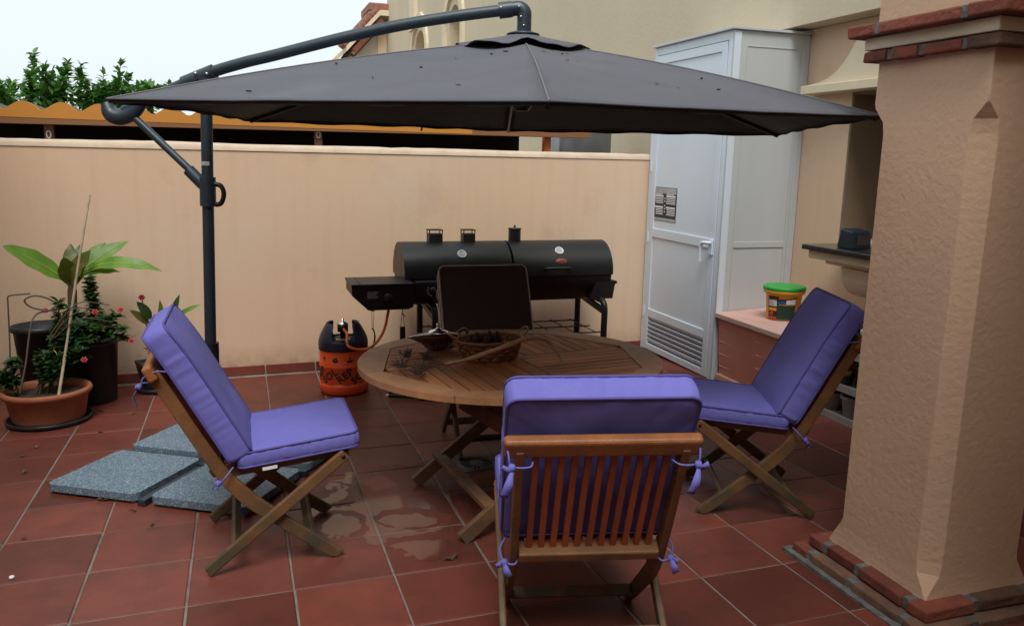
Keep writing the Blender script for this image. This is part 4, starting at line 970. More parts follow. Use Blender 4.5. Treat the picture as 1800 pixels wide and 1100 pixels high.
# gravy-boat shaped clay lamp with silver lid
lc = tp(768, 615); lp = root('clay_dish', (lc.x+.01, lc.y+.01), rad(4), True, 'brown glazed boat shaped dish with silver lidded knob on the table', 'dish'); lp.location.z += TH
vs = []; fs = []; n = 36
prof = [(.0, .0), (.42, .0), (.50, .012), (.66, .035), (.92, .060), (1.0, .068), (.96, .072), (.5, .080), (.2, .083)]
for r, z in prof:
    for i in range(n):
        a = 2*PI*i/n; sp = 1+.38*max(0, -math.cos(a))**6*(r**2) ; vs.append((r*.105*sp*math.cos(a), r*.072*math.sin(a), z+.012*max(0, -math.cos(a))**6*r**2*(-.3)))
for j in range(len(prof)-1):
    for i in range(n): fs.append((j*n+i, j*n+(i+1) % n, (j+1)*n+(i+1) % n, (j+1)*n+i))
MB().add(vs, fs, True).build('dish_body', M['ceramic'], lp)
m = MB(); m.lathe([(.046, .078), (.045, .085), (.03, .09), (.012, .094), (.008, .108), (.011, .113), (.006, .120), (0, .121)], 24); m.build('lid_knob', M['silver'], lp)
m = MB(); m.tube(catmull([(.085, 0, .066), (.12, 0, .085), (.138, 0, .07), (.125, 0, .045), (.09, .0, .04)], 5), .007, 8); m.build('dish_handle', M['ceramic'], lp)
# dry branch
br = root('dry_branch', (0, 0, 0), label='long pale dry branch with twiggy ends lying across the table and basket', cat='branch')
def tpt(px, py, h): q = at_f(px, py, TH+h); return q
main = catmull([tpt(783, 640, .014), tpt(820, 632, .052), tpt(870, 615, .094), tpt(905, 602, .116), tpt(925, 596, .120), tpt(948, 594, .105), tpt(966, 602, .075), tpt(978, 615, .045), tpt(986, 632, .012), tpt(989, 642, .004)], 6)
m = MB(); m.tube(main, [.0065+.0009*math.sin(i*.9)+.003*math.sin(PI*min(1, i/len(main)*1.25)) if i < len(main)-9 else .0045-.0003*(i-len(main)+9) for i in range(len(main))], 8); m.build('stem', M['stick'], br)
m = MB(); q = tpt(966, 602, .075); m.tube([q, q+Vector((.012, .02, .018))], [.004, .002], 6); q = main[20]; m.tube([tpt(905, 602, .116), tpt(927, 592, .13)], [.003, .0015], 6); m.build('side_shoot', M['stick'], br)
tw = [((783, 640), (740, 652)), ((783, 640), (752, 632)), ((765, 645), (735, 658)), ((783, 640), (715, 628)), ((760, 643), (705, 645)), ((752, 632), (762, 612)), ((752, 632), (790, 612))]
for a, b in tw:
    p0, p1 = tpt(*a, .010), tpt(*b, .012); m = MB(); mid = p0.lerp(p1, .5)+Vector((0, .004, .006)); m.tube(catmull([p0, mid, p1], 5), [.0028, .0026, .0024, .0022, .002, .002, .0018, .0016, .0015, .0014, .0012], 6)
    rn = random.Random(int(b[0]))
    for k in range(34):
        d = Vector((rn.uniform(-1, 1), rn.uniform(-1, 1), rn.uniform(.05, .9))).normalized()*rn.uniform(.022, .050)
        c = p1+Vector((rn.uniform(-.016, .016), rn.uniform(-.016, .016), 0)); e2 = c+d; m.tube([c, c+d*.5+Vector((rn.uniform(-.004, .004), 0, .003)), e2], [.0016, .0013, .0009], 4, False)
        for q in range(2): m.tube([c+d*.6, e2+Vector((rn.uniform(-.01, .01), rn.uniform(-.01, .01), rn.uniform(0, .012)))], [.0009, .0006], 4, False)
    m.build('twig', M['twig'], br)

# ================================================================== barbecue
gl = root('barbecue', (0, 0, 0), label='long black two-barrel barbecue with three short stacks against the garden wall', cat='barbecue')
GY, GZ, GR = 2.40, .68, .215
def barrel(nm, x0, x1, a0, a1, mt, rscale=1.0, cap=True):
    m = MB(); n = 24; vs = []; fs = []
    for x in (x0, x1):
        for k in range(n+1):
            a = a0+(a1-a0)*k/n; vs.append((x, GY+GR*rscale*math.cos(a), GZ+GR*rscale*math.sin(a)))
    for k in range(n): fs.append((k, k+1, n+2+k, n+1+k))
    m.add(vs, fs, True)
    if cap: m.add(vs[:n+1], [tuple(range(n+1))]); m.add(vs[n+1:], [tuple(range(n, -1, -1))])
    return m.build(nm, M[mt], gl)
GX0, GXM, GX1 = 1.545, 2.285, 3.02
lidA = barrel('gas_lid', GX0, GXM-.008, rad(-5), rad(182), 'metal_worn'); lidB = barrel('charcoal_lid', GXM+.008, GX1, rad(-5), rad(182), 'metal_worn')
barrel('gas_firebox', GX0+.01, GXM-.004, rad(180), rad(360), 'metal_black', .97); barrel('charcoal_firebox', GXM+.004, GX1-.01, rad(180), rad(360), 'metal_black', .97)
m = MB(); m.bb(GX0+.06, GXM-.02, GY-GR-.045, GY-GR+.06, .55, .665); cp_ = m.build('control_panel', M['metal_black'], gl, .01)
for x in (1.72, 1.92, 2.12):
    m = MB(); m.lathe([(0, .025), (.02, .025), (.024, 0)], 20, M=Matrix.Translation((x, GY-GR-.045, .605))@Matrix.Rotation(PI/2, 4, 'X')); m.build('control_knob', M['plastic_black'], cp_)
    m = MB()
    for k in range(5):
        a = rad(150+k*26); m.box((x+.036*math.cos(a), GY-GR-.0462, .605+.036*math.sin(a)), (.008, .001, .005))
    m.build('dial_mark', M['print_white'], cp_)
def on_lid(px, py):
    # ray onto the lid cylinder
    d = ray(px, py); oy, oz = CAM.y-GY, CAM.z-GZ; A = d.y**2+d.z**2; B = 2*(oy*d.y+oz*d.z); Cc = oy*oy+oz*oz-GR*GR; D = B*B-4*A*Cc
    t = (-B-math.sqrt(max(D, 0)))/(2*A); p = CAM+t*d; nrm = Vector((0, p.y-GY, p.z-GZ)).normalized(); return p, nrm
def onplate(p, nrm): return Matrix.Translation(p)@nrm.to_track_quat('Z', 'Y').to_matrix().to_4x4()
for (px, py), ld in (((812, 447), lidA), ((983, 441), lidB)):
    p, nr_ = on_lid(px, py); Mx = onplate(p, nr_); m = MB(); m.lathe([(.022, 0), (.024, .008), (.030, .008), (.031, 0)], 28, M=Mx); th = m.build('thermometer', M['white_trim'], ld)
    m = MB(); m.lathe([(0, .006), (.0225, .005)], 24, M=Mx); m.build('dial', M['print_grey'], th)
p, nr_ = on_lid(987, 459); Mx = onplate(p, nr_)
m = MB(); m.lathe([(0, .004), (.038, .004), (.042, .001)], 32, M=Mx, sy=.48); bd = m.build('badge', M['badge'], lidB)
m = MB(); m.lathe([(.030, .0045), (.033, .0055), (.036, .0045)], 32, M=Mx, sy=.46); m.box((0, 0, .005), (.042, .007, .0012), Mx); m.build('badge_line', M['print_black'], bd)
for (xa, xb, py, ld) in ((958, 1000, 473, lidB), (800, 842, 478, lidA)):
    (p, a_), (q, b_) = on_lid(xa, py), on_lid(xb, py-5); q.z = p.z; q.y = p.y
    m = MB(); m.tube(catmull([p, p+a_*.04+Vector((.015, 0, 0)), q+a_*.04-Vector((.015, 0, 0)), q], 5), .010, 8); m.build('lid_handle', M['plastic_black'], ld)
for xa, xb, rnd_ in ((752, 776, 0), (812, 833, 0), (894, 915, 1)):
    a, b = at_y(xa, 424, GY), at_y(xb, 403, GY); zt = b.z; zb_ = GZ+GR-.01; cx = (a.x+b.x)/2; w = b.x-a.x
    if rnd_:
        m = MB(); m.tube([(cx, GY, zb_), (cx, GY, zt)], w/2, 18); sk_ = m.build('chimney', M['metal_black'], lidB)
        m = MB(); m.lathe([(0, zt+.002), (w/2+.004, zt+.002), (w/2+.004, zt+.008), (.008, zt+.009), (.006, zt+.02), (.009, zt+.026), (0, zt+.03)], 18, (cx, GY, 0)); m.build('chimney_cap', M['metal_black'], sk_)
    else:
        m = MB(); m.bb(cx-w/2, cx+w/2, GY-.04, GY+.04, zb_, zt-.028); sk_ = m.build('chimney', M['metal_black'], lidA, .002)
        m = MB(); m.bb(cx-w/2-.003, cx+w/2+.003, GY-.043, GY+.043, zt-.006, zt)
        for s in (-1, 1):
            for y in (-.036, .036): m.bb(cx+s*(w/2-.003)-.003, cx+s*(w/2-.003)+.003, GY+y-.003, GY+y+.003, zt-.028, zt-.006)
        m.build('chimney_cap', M['metal_black'], sk_)
# legs: bent tube frames at both ends
for x in (1.735, 2.945):
    m = MB(); m.tube(catmull([(x, 2.14, fz(x, 2.14)), (x, 2.14, .30), (x, 2.14, .43), (x, 2.17, .482), (x, 2.24, .492), (x, 2.5, .492)], 5), .022, 12); m.build('leg', M['metal_black'], gl)
    m = MB(); m.tube([(x-.0, 2.62, fz(x, 2.62)), (x, 2.62, .52)], .022, 12); m.build('leg', M['metal_black'], gl)
    m = MB(); m.bar((x, 2.15, .42), (x, 2.62, .475), .025, .04); m.build('leg_brace', M['metal_black'], gl)
for y in (2.16, 2.38, 2.60):
    m = MB(); m.tube([(1.735, y, .27), (2.945, y, .27)], .005, 6); m.build('rack_rod', M['metal_black'], gl)
for k in range(8):
    x = 1.8+k*.155; m = MB(); m.tube([(x, 2.14, .275), (x, 2.62, .275)], .004, 6); m.build('rack_rod', M['metal_black'], gl)
# ash pan lip at right, side burner at left
m = MB(); m.prism([(2.86, .50), (3.03, .50), (3.045, .60), (3.065, .612), (3.055, .625), (2.9, .63)], GY-.20, GY+.16, MXZ); m.build('ash_tray', M['metal_black'], gl, .006)
sb = root('side_burner', (0, 0, 0)); sb.parent = gl
sx0, sx1 = 1.19, 1.575
m = MB(); m.prism([(sx0, .60), (sx0+.10, .505), (sx1-.03, .505), (sx1, .52), (sx1, .655), (sx0, .655)], 2.05, 2.34, MXZ); m.build('burner_box', M['metal_black'], sb, .008)
m = MB(); m.bb(sx0-.006, sx1+.003, 2.04, 2.36, .657, .672); m.build('burner_lid', M['metal_worn'], sb, .005)
m = MB(); m.bb(sx0+.05, sx0+.056, 2.06, 2.34, .6725, .675); m.bb(sx1-.06, sx1-.054, 2.06, 2.34, .6725, .675); m.build('lid_crease', M['metal_black'], sb)
m = MB(); m.lathe([(0, .022), (.026, .022), (.032, 0)], 24, M=Matrix.Translation((1.415, 2.05, .58))@Matrix.Rotation(PI/2, 4, 'X')); m.build('burner_knob', M['plastic_black'], sb)
m = MB(); m.bb(1.28, 1.365, 2.0485, 2.0492, .575, .625); pa_ = m.build('warning_label', M['plastic_black'], sb)
m = MB(); 
for k in range(5): m.bb(1.285, 1.345+.012*math.sin(k*2.1), 2.0475, 2.0482, .582+k*.009, .586+k*.009)
m.build('label_print', M['print_grey'], pa_)
# hanging tools
kn = root('hanging_knife', (1.317, 2.055, .50), 0, label='black handled tool hanging from two loops under the side burner, left', cat='tool')
m = MB(); m.tube([(-.006, 0, .0), (-.004, 0, -.115)], .0018, 6); m.tube([(.008, 0, 0), (.004, 0, -.115)], .0018, 6); m.tube([(-.012, 0, .002), (.012, 0, .002)], .004, 6); m.build('hanging_wire', M['steel'], kn)
m = MB(); m.tube(catmull([(-.006, 0, -.11), (.006, 0, -.125), (.012, 0, -.16), (.008, 0, -.20), (-.002, 0, -.235), (-.008, 0, -.255)], 4), [.007]*8+[.009]*8+[.011]*5, 10, True, .6); m.build('tool_handle', M['plastic_black'], kn)
bsx = root('hanging_brush', (1.505, 2.055, .50), 0, label='black block tool hanging on wire loops under the side burner, right', cat='tool')
m = MB(); m.tube([(0, 0, .01), (-.012, 0, -.11)], .0018, 6); m.tube([(0, 0, .01), (.012, 0, -.11)], .0018, 6); m.tube([(-.005, 0, -.02), (.02, 0, -.045)], .003, 6); m.build('hanging_wire', M['wire'], bsx)
m = MB(); m.box((0, 0, -.17), (.034, .016, .125)); m.build('tool_body', M['plastic_black'], bsx, .003)

# ================================================================== gas bottle
GB = Vector((1.15, 2.175)); gb = root('gas_bottle', (GB.x, GB.y), 0, True, 'orange gas bottle with navy collar and black lettering left of the barbecue', 'gas bottle')
RB = .152
m = MB(); m.lathe([(0, .004), (RB*.93, .004), (RB, .012), (RB+.003, .06), (RB+.001, .068), (RB-.004, .072), (RB-.004, .075), (RB-.002, .08), (RB-.002, .172), (RB+.001, .176), (RB+.001, .192), (RB-.002, .196), (RB-.002, .288)], 56); m.build('bottle_body', M['orange'], gb)
for k in range(6):
    a0 = rad(185+k*38); m = MB(); m.lathe([(RB-.001, .066), (RB-.001, .073)], 8, a0=a0, a1=a0+rad(16)); m.build('vent_slot', M['dark_gap'], gb)
# collar with two raised handles
vs = []; fs = []; n = 96; prof_n = 10
va = math.atan2(CAM.y-GB.y, CAM.x-GB.x)       # towards the viewer
for i in range(n):
    a = 2*PI*i/n; d = math.sin(a-va)           # +-1 at the left and right of the view
    tq_ = min(1, max(0, (abs(d)-.42)/.22)); hgt = .345+.105*tq_*tq_*(3-2*tq_)
    for j in range(prof_n+1):
        t = j/prof_n; z = .284+(hgt-.284)*t; rr = RB+.003-.062*max(0, (z-.33)/.13)**1.4 if z > .33 else RB+.003
        vs.append((rr*math.cos(a), rr*math.sin(a), z))
for i in range(n):
    for j in range(prof_n): i2 = (i+1) % n; fs.append((i*(prof_n+1)+j, i2*(prof_n+1)+j, i2*(prof_n+1)+j+1, i*(prof_n+1)+j+1))
o = MB().add(vs, fs, True).build('collar', M['navy'], gb); so = o.modifiers.new('thick', 'SOLIDIFY'); so.thickness = .012; so.offset = -1
m = MB(); m.lathe([(RB-.01, .300), (.10, .335), (.05, .352), (0, .355)], 40); m.build('shoulder', M['navy'], gb)
fwd = Vector((math.cos(va), math.sin(va), 0)); sidev = Vector((-fwd.y, fwd.x, 0))
m = MB(); Mx = Matrix(((sidev.x, fwd.x, 0, fwd.x*.10), (sidev.y, fwd.y, 0, fwd.y*.10), (0, 0, 1, .353), (0, 0, 0, 1))); m.box((0, 0, 0), (.09, .03, .012), Mx); m.build('nameplate', M['steel'], gb, .002)
vc = fwd*.02
m = MB(); m.lathe([(0, .35), (.018, .35), (.018, .39), (.033, .392), (.034, .43), (.030, .433), (0, .433)], 24, tuple(vc)); rg = m.build('regulator', M['metal_black'], gb)
m = MB(); m.lathe([(.034, .433), (.036, .437), (.030, .447), (.016, .455), (.012, .457), (.008, .459), (.008, .476), (0, .477)], 24, tuple(vc)); m.build('regulator_cap', M['silver'], rg)
# lettering wrapped round the drum
def wrap_text(txt, size, ang, cang, cz, mt, par, bold=.002):
    cu = bpy.data.curves.new('t', 'FONT'); cu.body = txt; cu.size = size; cu.align_x = 'CENTER'; cu.align_y = 'CENTER'; cu.offset = bold; cu.resolution_u = 3; cu.space_character = 1.08
    to = bpy.data.objects.new('t', cu); COL.objects.link(to); bpy.context.view_layer.update()
    me = bpy.data.meshes.new_from_object(to.evaluated_get(bpy.context.evaluated_depsgraph_get())); bpy.data.objects.remove(to, do_unlink=True)
    ca, sa = math.cos(ang), math.sin(ang); rr = RB+.0012
    for v in me.vertices:
        x, y = v.co.x, v.co.y; X_, Z_ = x*ca-y*sa, x*sa+y*ca; a = cang+X_/rr; v.co = (rr*math.cos(a), rr*math.sin(a), cz+Z_)
    me.materials.clear(); me.materials.append(mt); o = bpy.data.objects.new('lettering', me); COL.objects.link(o); o.parent = par; return o
for k, (w_, da, z) in enumerate((('REP', -70, .137), ('SOL', -36, .128), ('REP', 2, .130), ('SOL', 38, .122), ('REP', 72, .128))):
    wrap_text(w_, .066, rad(36), va+rad(da), z, M['print_black'], gb)
def icon(polys, cang, cz, s):
    m = MB(); rr = RB-.0008
    for pl_ in polys:
        vs = [((rr)*math.cos(cang+x*s/rr), (rr)*math.sin(cang+x*s/rr), cz+z*s) for x, z in pl_]; m.add(vs, [tuple(range(len(vs)))])
    m.build('icon', M['print_black'], gb)
icon([[(-.9, -.8), (.9, -.8), (.9, 0), (-.9, 0)], [(-1.2, 0), (1.2, 0), (0, 1)], [(.4, .5), (.7, .5), (.7, 1), (.4, 1)]], va-rad(20), .232, .018)
icon([[(-.9, -.8), (.7, -.8), (1, 0), (-1.1, 0)], [(1, -.1), (1.5, 0), (1.4, -.3), (.9, -.4)], [(-.3, .2), (-.1, .2), (.05, 1.2), (-.15, 1.2)], [(.2, .2), (.4, .2), (.5, 1.2), (.3, 1.2)]], va+rad(14), .230, .018)
icon([[(-.1, -.8), (.1, -.8), (.15, .4), (-.05, .4)], [(-1, .5), (-.2, .9), (.1, .4)], [(1, .6), (.2, .9), (0, .4)], [(-.7, 0), (-.1, .6), (0, .3)], [(.8, 0), (.2, .7), (0, .3)]], va-rad(52), .232, .018)
icon([[(-.7, .9), (.7, .9), (.9, .2), (-.9, .2)], [(-.9, -.1), (.9, -.1), (.5, -.6), (-.5, -.6)], [(-.9, -.7), (.9, -.7), (.9, -.85), (-.9, -.85)], [(1, .6), (1.3, .6), (1.2, .1), (.9, .2)]], va+rad(48), .234, .017)
m = MB(); 
for k in range(26):
    a = va+rad(-72+k*5.6)
    if k % 4 != 3: m.lathe([(RB-.0012, .2), (RB-.0012, .203)], 2, a0=a, a1=a+rad(4.4))
m.build('small_print', M['lab_red'], gb)
h0 = Vector((GB.x, GB.y, fz(GB.x, GB.y)+.415))+vc+fwd*.03
hose = catmull([h0, h0+fwd*.03+Vector((.02, 0, -.03)), Vector((1.16, 2.02, .29)), Vector((1.255, 2.02, .265)), Vector((1.33, 2.03, .30)), Vector((1.39, 2.06, .38)), Vector((1.425, 2.09, .51))], 8)
m = MB(); m.tube(hose, .009, 10); m.build('gas_hose', M['hose'], None, label='orange rubber gas hose looping from the bottle to the side burner', cat='hose')

# black tool lying on the floor
tl_ = at_f(684, 701); tr_ = at_f(772, 708)
bt = root('black_floor_tool', (0, 0, 0), label='black rod shaped tool lying on the floor under the table edge', cat='tool')
a = Vector((tl_.x, tl_.y, fz(tl_.x, tl_.y)+.022)); b = Vector((tr_.x+.12, tr_.y+.02, fz(tr_.x, tr_.y)+.02))
m = MB(); m.tube([a, a.lerp(b, .4), a.lerp(b, .55), b], [.015, .016, .024, .02], 10); m.build('tool_shaft', M['plastic_black'], bt)
m = MB(); m.tube([a+Vector((-.022, 0, 0)), a], [.008, .01], 10); m.build('tool_tip', M['print_white'], bt)
m = MB(); m.tube([a+Vector((.01, 0, .01)), a+Vector((.015, .01, .045))], .012, 8); m.build('tool_knob', M['plastic_black'], bt)

# ================================================================== plants
def leaf_blade(mb, base, tip, width, up, droop=.0, n=8, fold=.2, wave=.0):
    base, tip, up = Vector(base), Vector(tip), Vector(up); d = tip-base; L = d.length; side = d.cross(up).normalized(); nu = side.cross(d).normalized(); vs = []
    for i in range(n+1):
        t = i/n; w = width*.5*(math.sin(PI*min(1, t*.93+.07))**.75) if i < n else .0005
        c = base+d*t+nu*(droop*4*t*(1-t)*L); wv = wave*math.sin(t*19)
        vs += [c-side*w+nu*(fold*w+wv), c, c+side*w+nu*(fold*w-wv)]
    fs = []
    for i in range(n): fs += [(3*i, 3*i+1, 3*i+4, 3*i+3), (3*i+1, 3*i+2, 3*i+5, 3*i+4)]
    mb.add(vs, fs, True)
def leafy(mb, pts, n, length, width, rn, spread=1.0, up=.4):
    pts = [Vector(p) for p in pts]
    for k in range(n):
        t = rn.random()*(len(pts)-1); i = min(int(t), len(pts)-2); c = pts[i].lerp(pts[i+1], t-i)
        d = Vector((rn.uniform(-1, 1), rn.uniform(-1, 1), rn.uniform(-.3, 1)*up)).normalized(); l = length*rn.uniform(.6, 1.2)
        leaf_blade(mb, c+d*.004*spread, c+d*l, width*rn.uniform(.7, 1.2), (rn.uniform(-.4, .4), rn.uniform(-.4, .4), 1), .05, 3, .25)
def flower(par, c, r, rn):
    m = MB(); c = Vector(c); nrm = (CAM-c).normalized(); nrm.z += .5; nrm.normalize(); q = nrm.to_track_quat('Z', 'Y')
    for ring_, rr in ((0, r), (1, r*.7)):
        for k in range(6):
            a = 2*PI*k/6+ring_*.5; d = q@Vector((math.cos(a), math.sin(a), .35+.5*ring_)); leaf_blade(m, c, c+d*rr, rr*.75, nrm, .1, 4, .2)
    m.build('flower', M['petal'], par)
# terracotta bowl
tq = at_f(78, 752); tp_ = root('terracotta_bowl', (tq.x, tq.y+.14), 0, True, 'wide terracotta bowl on a dark saucer at the left edge', 'pot')
TRR = .218
m = MB(); m.lathe([(0, .012), (TRR*.80, .012), (TRR*.84, .03), (TRR*.95, .155), (TRR*1.02, .16), (TRR*1.05, .178), (TRR*1.02, .192), (TRR*.95, .192), (TRR*.92, .17), (TRR*.90, .14)], 56); m.build('bowl', M['terracotta'], tp_)
m = MB(); m.lathe([(0, .158), (TRR*.6, .162), (TRR*.915, .155)], 40); m.build('soil', M['soil'], tp_)
m = MB(); m.lathe([(0, .002), (TRR*.9, .002), (TRR*.98, .008), (TRR*1.0, .028), (TRR*.96, .03), (TRR*.93, .011), (0, .011)], 48); m.build('saucer', M['potblack'], tp_)
rn = random.Random(11)
pl1 = root('flowering_shrub', (tq.x, tq.y+.14, fz(tq.x, tq.y)+.16), 0, label='thorny red flowering shrub growing in the terracotta bowl', cat='plant')
stems = []
for k in range(11):
    a = rn.uniform(0, 2*PI); r0 = rn.uniform(.0, .09); b = Vector((r0*math.cos(a), r0*math.sin(a), 0)); t = Vector((rn.uniform(-.02, .26), rn.uniform(-.02, .2), rn.uniform(.16, .42)))
    stems.append(catmull([b, b.lerp(t, .45)+Vector((rn.uniform(-.04, .04), rn.uniform(-.04, .04), .05)), t], 5))
stems.append(catmull([(-.14, -.02, 0), (-.15, -.02, .12), (-.155, 0, .21)], 5)); stems.append(catmull([(-.14, -.02, 0), (-.19, -.04, .08), (-.2, -.03, .14)], 5)); stems.append(catmull([(.03, .06, .2), (.06, .1, .36), (.075, .1, .50)], 5))
m = MB()
for s_ in stems: m.tube(s_, [.005*(1-.5*i/len(s_)) for i in range(len(s_))], 6)
m.build('stem', M['stem'], pl1)
m = MB()
for s_ in stems: leafy(m, s_[2:], 90, .054, .028, rn)
m.build('foliage', M['leaf'], pl1, kind='stuff')
m = MB(); leafy(m, stems[-1][4:], 40, .045, .02, rn); leafy(m, stems[-3][5:], 25, .045, .022, rn); leafy(m, stems[2][7:], 12, .05, .026, rn); m.build('young_foliage', M['leaf2'], pl1, kind='stuff')
m = MB()
for k in range(5):
    a0, b0 = rn.uniform(.05, .1), rn.uniform(-.02, .1); m.tube(catmull([(a0-.05, b0, .3), (a0+.08, b0+.03, .37+.03*k), (a0+.24, b0+.08, .33+.035*k)], 5), .003, 5)
m.build('bare_shoot', M['stem'], pl1)
base1 = Vector(pl1.location)
for px, py, dY in ((167, 549, 1.95), (148, 633, 1.72), (213, 545, 2.05)):
    p = at_y(px, py, dY); flower(pl1, p-base1, .018, rn)
m = MB(); p = at_y(100, 622, 1.75)-base1; leaf_blade(m, p, p+Vector((.02, 0, .02)), .012, (0, 0, 1)); leaf_blade(m, p, p+Vector((-.015, 0, .024)), .012, (0, 0, 1)); m.build('bud', M['yellowcap'], pl1)
# canes and wires
cn = root('bamboo_cane', (0, 0, 0), label='tall dry cane stuck upright among the plants against the wall', cat='cane')
p0, p1 = at_y(118, 600, 2.05), at_y(158, 343, 2.25); m = MB(); m.tube(catmull([at_y(103, 697, 1.85), p0, at_y(140, 450, 2.15), p1], 6), [.0085]*6+[.0078]*5+[.007]*4+[.006]*4, 8); m.build('cane', M['cane'], cn)
wr_ = root('support_wire', (0, 0, 0), label='bent rusty wire hook standing at the far left by the wall', cat='wire')
m = MB(); m.tube(catmull([at_y(18, 640, 2.2), at_y(17, 600, 2.2), at_y(14, 535, 2.2), at_y(14, 522, 2.2), at_y(22, 519, 2.2), at_y(53, 516, 2.2)], 5), .004, 6); m.build('wire', M['wire'], wr_)
wr_ = root('support_wire', (0, 0, 0), label='looped dark wire arching from the pots on the left', cat='wire')
m = MB(); m.tube(catmull([at_y(35, 690, 1.8), at_y(45, 640, 1.85), at_y(58, 560, 1.95), at_y(90, 545, 2.05), at_y(105, 540, 2.1), at_y(85, 525, 2.1), at_y(60, 520, 2.1), at_y(43, 528, 2.1), at_y(55, 540, 2.1), at_y(80, 546, 2.1)], 6), .005, 6); m.build('wire', M['wire'], wr_)
# tall black pot with banana plant
bp = at_f(165, 715); PB = root('tall_black_pot', (bp.x-.02, bp.y+.15), 0, True, 'tall round black plant pot behind the terracotta bowl', 'pot')
m = MB(); m.lathe([(0, .003), (.125, .003), (.13, .01), (.155, .36), (.165, .362), (.167, .385), (.158, .387), (.15, .35), (0, .345)], 40); m.build('pot_body', M['potblack'], PB)
m = MB(); m.lathe([(0, .36), (.151, .352)], 24); m.build('soil', M['soil'], PB)
PB2p = at_y(75, 590, 2.45); PB2 = root('black_pot', (PB2p.x, 2.45), 0, True, 'round black plant pot at the far left against the wall', 'pot')
m = MB(); m.lathe([(0, .003), (.12, .003), (.15, .44), (.163, .445), (.165, .475), (.155, .477), (.145, .43), (0, .42)], 40); m.build('pot_body', M['potblack'], PB2)
m = MB(); m.lathe([(0, .432), (.146, .428)], 24); m.build('soil', M['soil'], PB2)
bn = root('banana_plant', (PB2p.x+.17, 2.43, .30), 0, label='young banana plant with broad bright green leaves against the wall', cat='plant')
B0 = Vector(bn.location)
def bl_pt(px, py, Y): return at_y(px, py, Y)-B0
crown = bl_pt(126, 500, 2.43)
m = MB(); m.tube(catmull([(0, 0, -.1), (0, 0, .1), crown+Vector((0, 0, -.04)), crown+Vector((0, 0, .04))], 4), [.03]*5+[.026]*4+[.02]*4, 12); m.build('trunk', M['trunk'], bn)
rn = random.Random(5)
BL = [((112, 490), (4, 432), .105, 2.43, 2.32, 'banana', .05), ((150, 476), (286, 477), .075, 2.43, 2.30, 'banana', .16), ((128, 490), (226, 424), .085, 2.43, 2.52, 'banana', .08), ((126, 490), (186, 426), .075, 2.45, 2.58, 'banana', .04), ((122, 492), (124, 428), .07, 2.45, 2.55, 'banana_dark', .0),
      ((124, 496), (160, 440), .085, 2.40, 2.34, 'banana_dark', .06), ((122, 497), (112, 452), .085, 2.40, 2.32, 'banana_dark', .0), ((126, 498), (150, 465), .085, 2.38, 2.3, 'banana_dark', .1), ((124, 494), (140, 430), .05, 2.47, 2.62, 'leaf', .0), ((140, 485), (212, 478), .05, 2.42, 2.36, 'banana', .12)]
for a, b, w, ya, yb, mt, dr2 in BL:
    A, B_ = bl_pt(*a, ya), bl_pt(*b, yb); m = MB()
    toc = (CAM-B0-A).normalized(); up_ = (Vector((0, 0, 1))*.65+toc*.75)
    leaf_blade(m, A, B_, w*1.2, up_, dr2, 14, .2, .005); o = m.build('leaf', M[mt], bn)
    d = B_-A; side = d.cross(up_).normalized(); nu = side.cross(d).normalized(); L = d.length
    if mt == 'banana':
        mm = MB(); mm.tube([A+d*(i/10)+nu*(dr2*4*(i/10)*(1-i/10)*L+.001) for i in range(11)], [.0045*(1-.75*i/10) for i in range(11)], 5); mm.build('midrib', M['rib'], o)
        mm = MB(); mm.tube([crown+Vector((0, 0, -.02)), A+d*.02], [.012, .006], 8); mm.build('leaf_stalk', M['banana'], o)
# bushy plant in the tall black pot
pb2 = root('flowering_shrub', (bp.x-.02, bp.y+.15, .30), 0, label='leafy dark green shrub with red flowers in the tall black pot', cat='plant')
B1 = Vector(pb2.location); stems = []
for px, py, yy in ((120, 540, 2.25), (160, 510, 2.3), (155, 490, 2.3), (185, 560, 2.2), (205, 555, 2.25), (215, 580, 2.2), (195, 595, 2.15), (170, 580, 2.1), (140, 570, 2.1), (225, 600, 2.2), (110, 560, 2.2), (150, 600, 2.05), (95, 580, 2.2), (125, 590, 2.08)):
    t = at_y(px, py, yy)-B1; b = Vector((rn.uniform(-.07, .07), rn.uniform(-.06, .06), .02)); stems.append(catmull([b, b.lerp(t, .5)+Vector((0, 0, .03)), t], 5))
m = MB()
for s_ in stems: m.tube(s_, [.005*(1-.5*i/len(s_)) for i in range(len(s_))], 6)
m.build('stem', M['stem'], pb2)
m = MB()
for s_ in stems: leafy(m, s_[3:], 95, .056, .03, rn)
m.build('foliage', M['leaf'], pb2, kind='stuff')
m = MB(); leafy(m, stems[2][3:], 34, .055, .024, rn, 1, .8); m.build('young_foliage', M['leaf2'], pb2, kind='stuff')
for px, py in ((211, 546), (231, 600), (80, 547)):
    flower(pb2, at_y(px, py, 2.15)-B1, .02, rn)
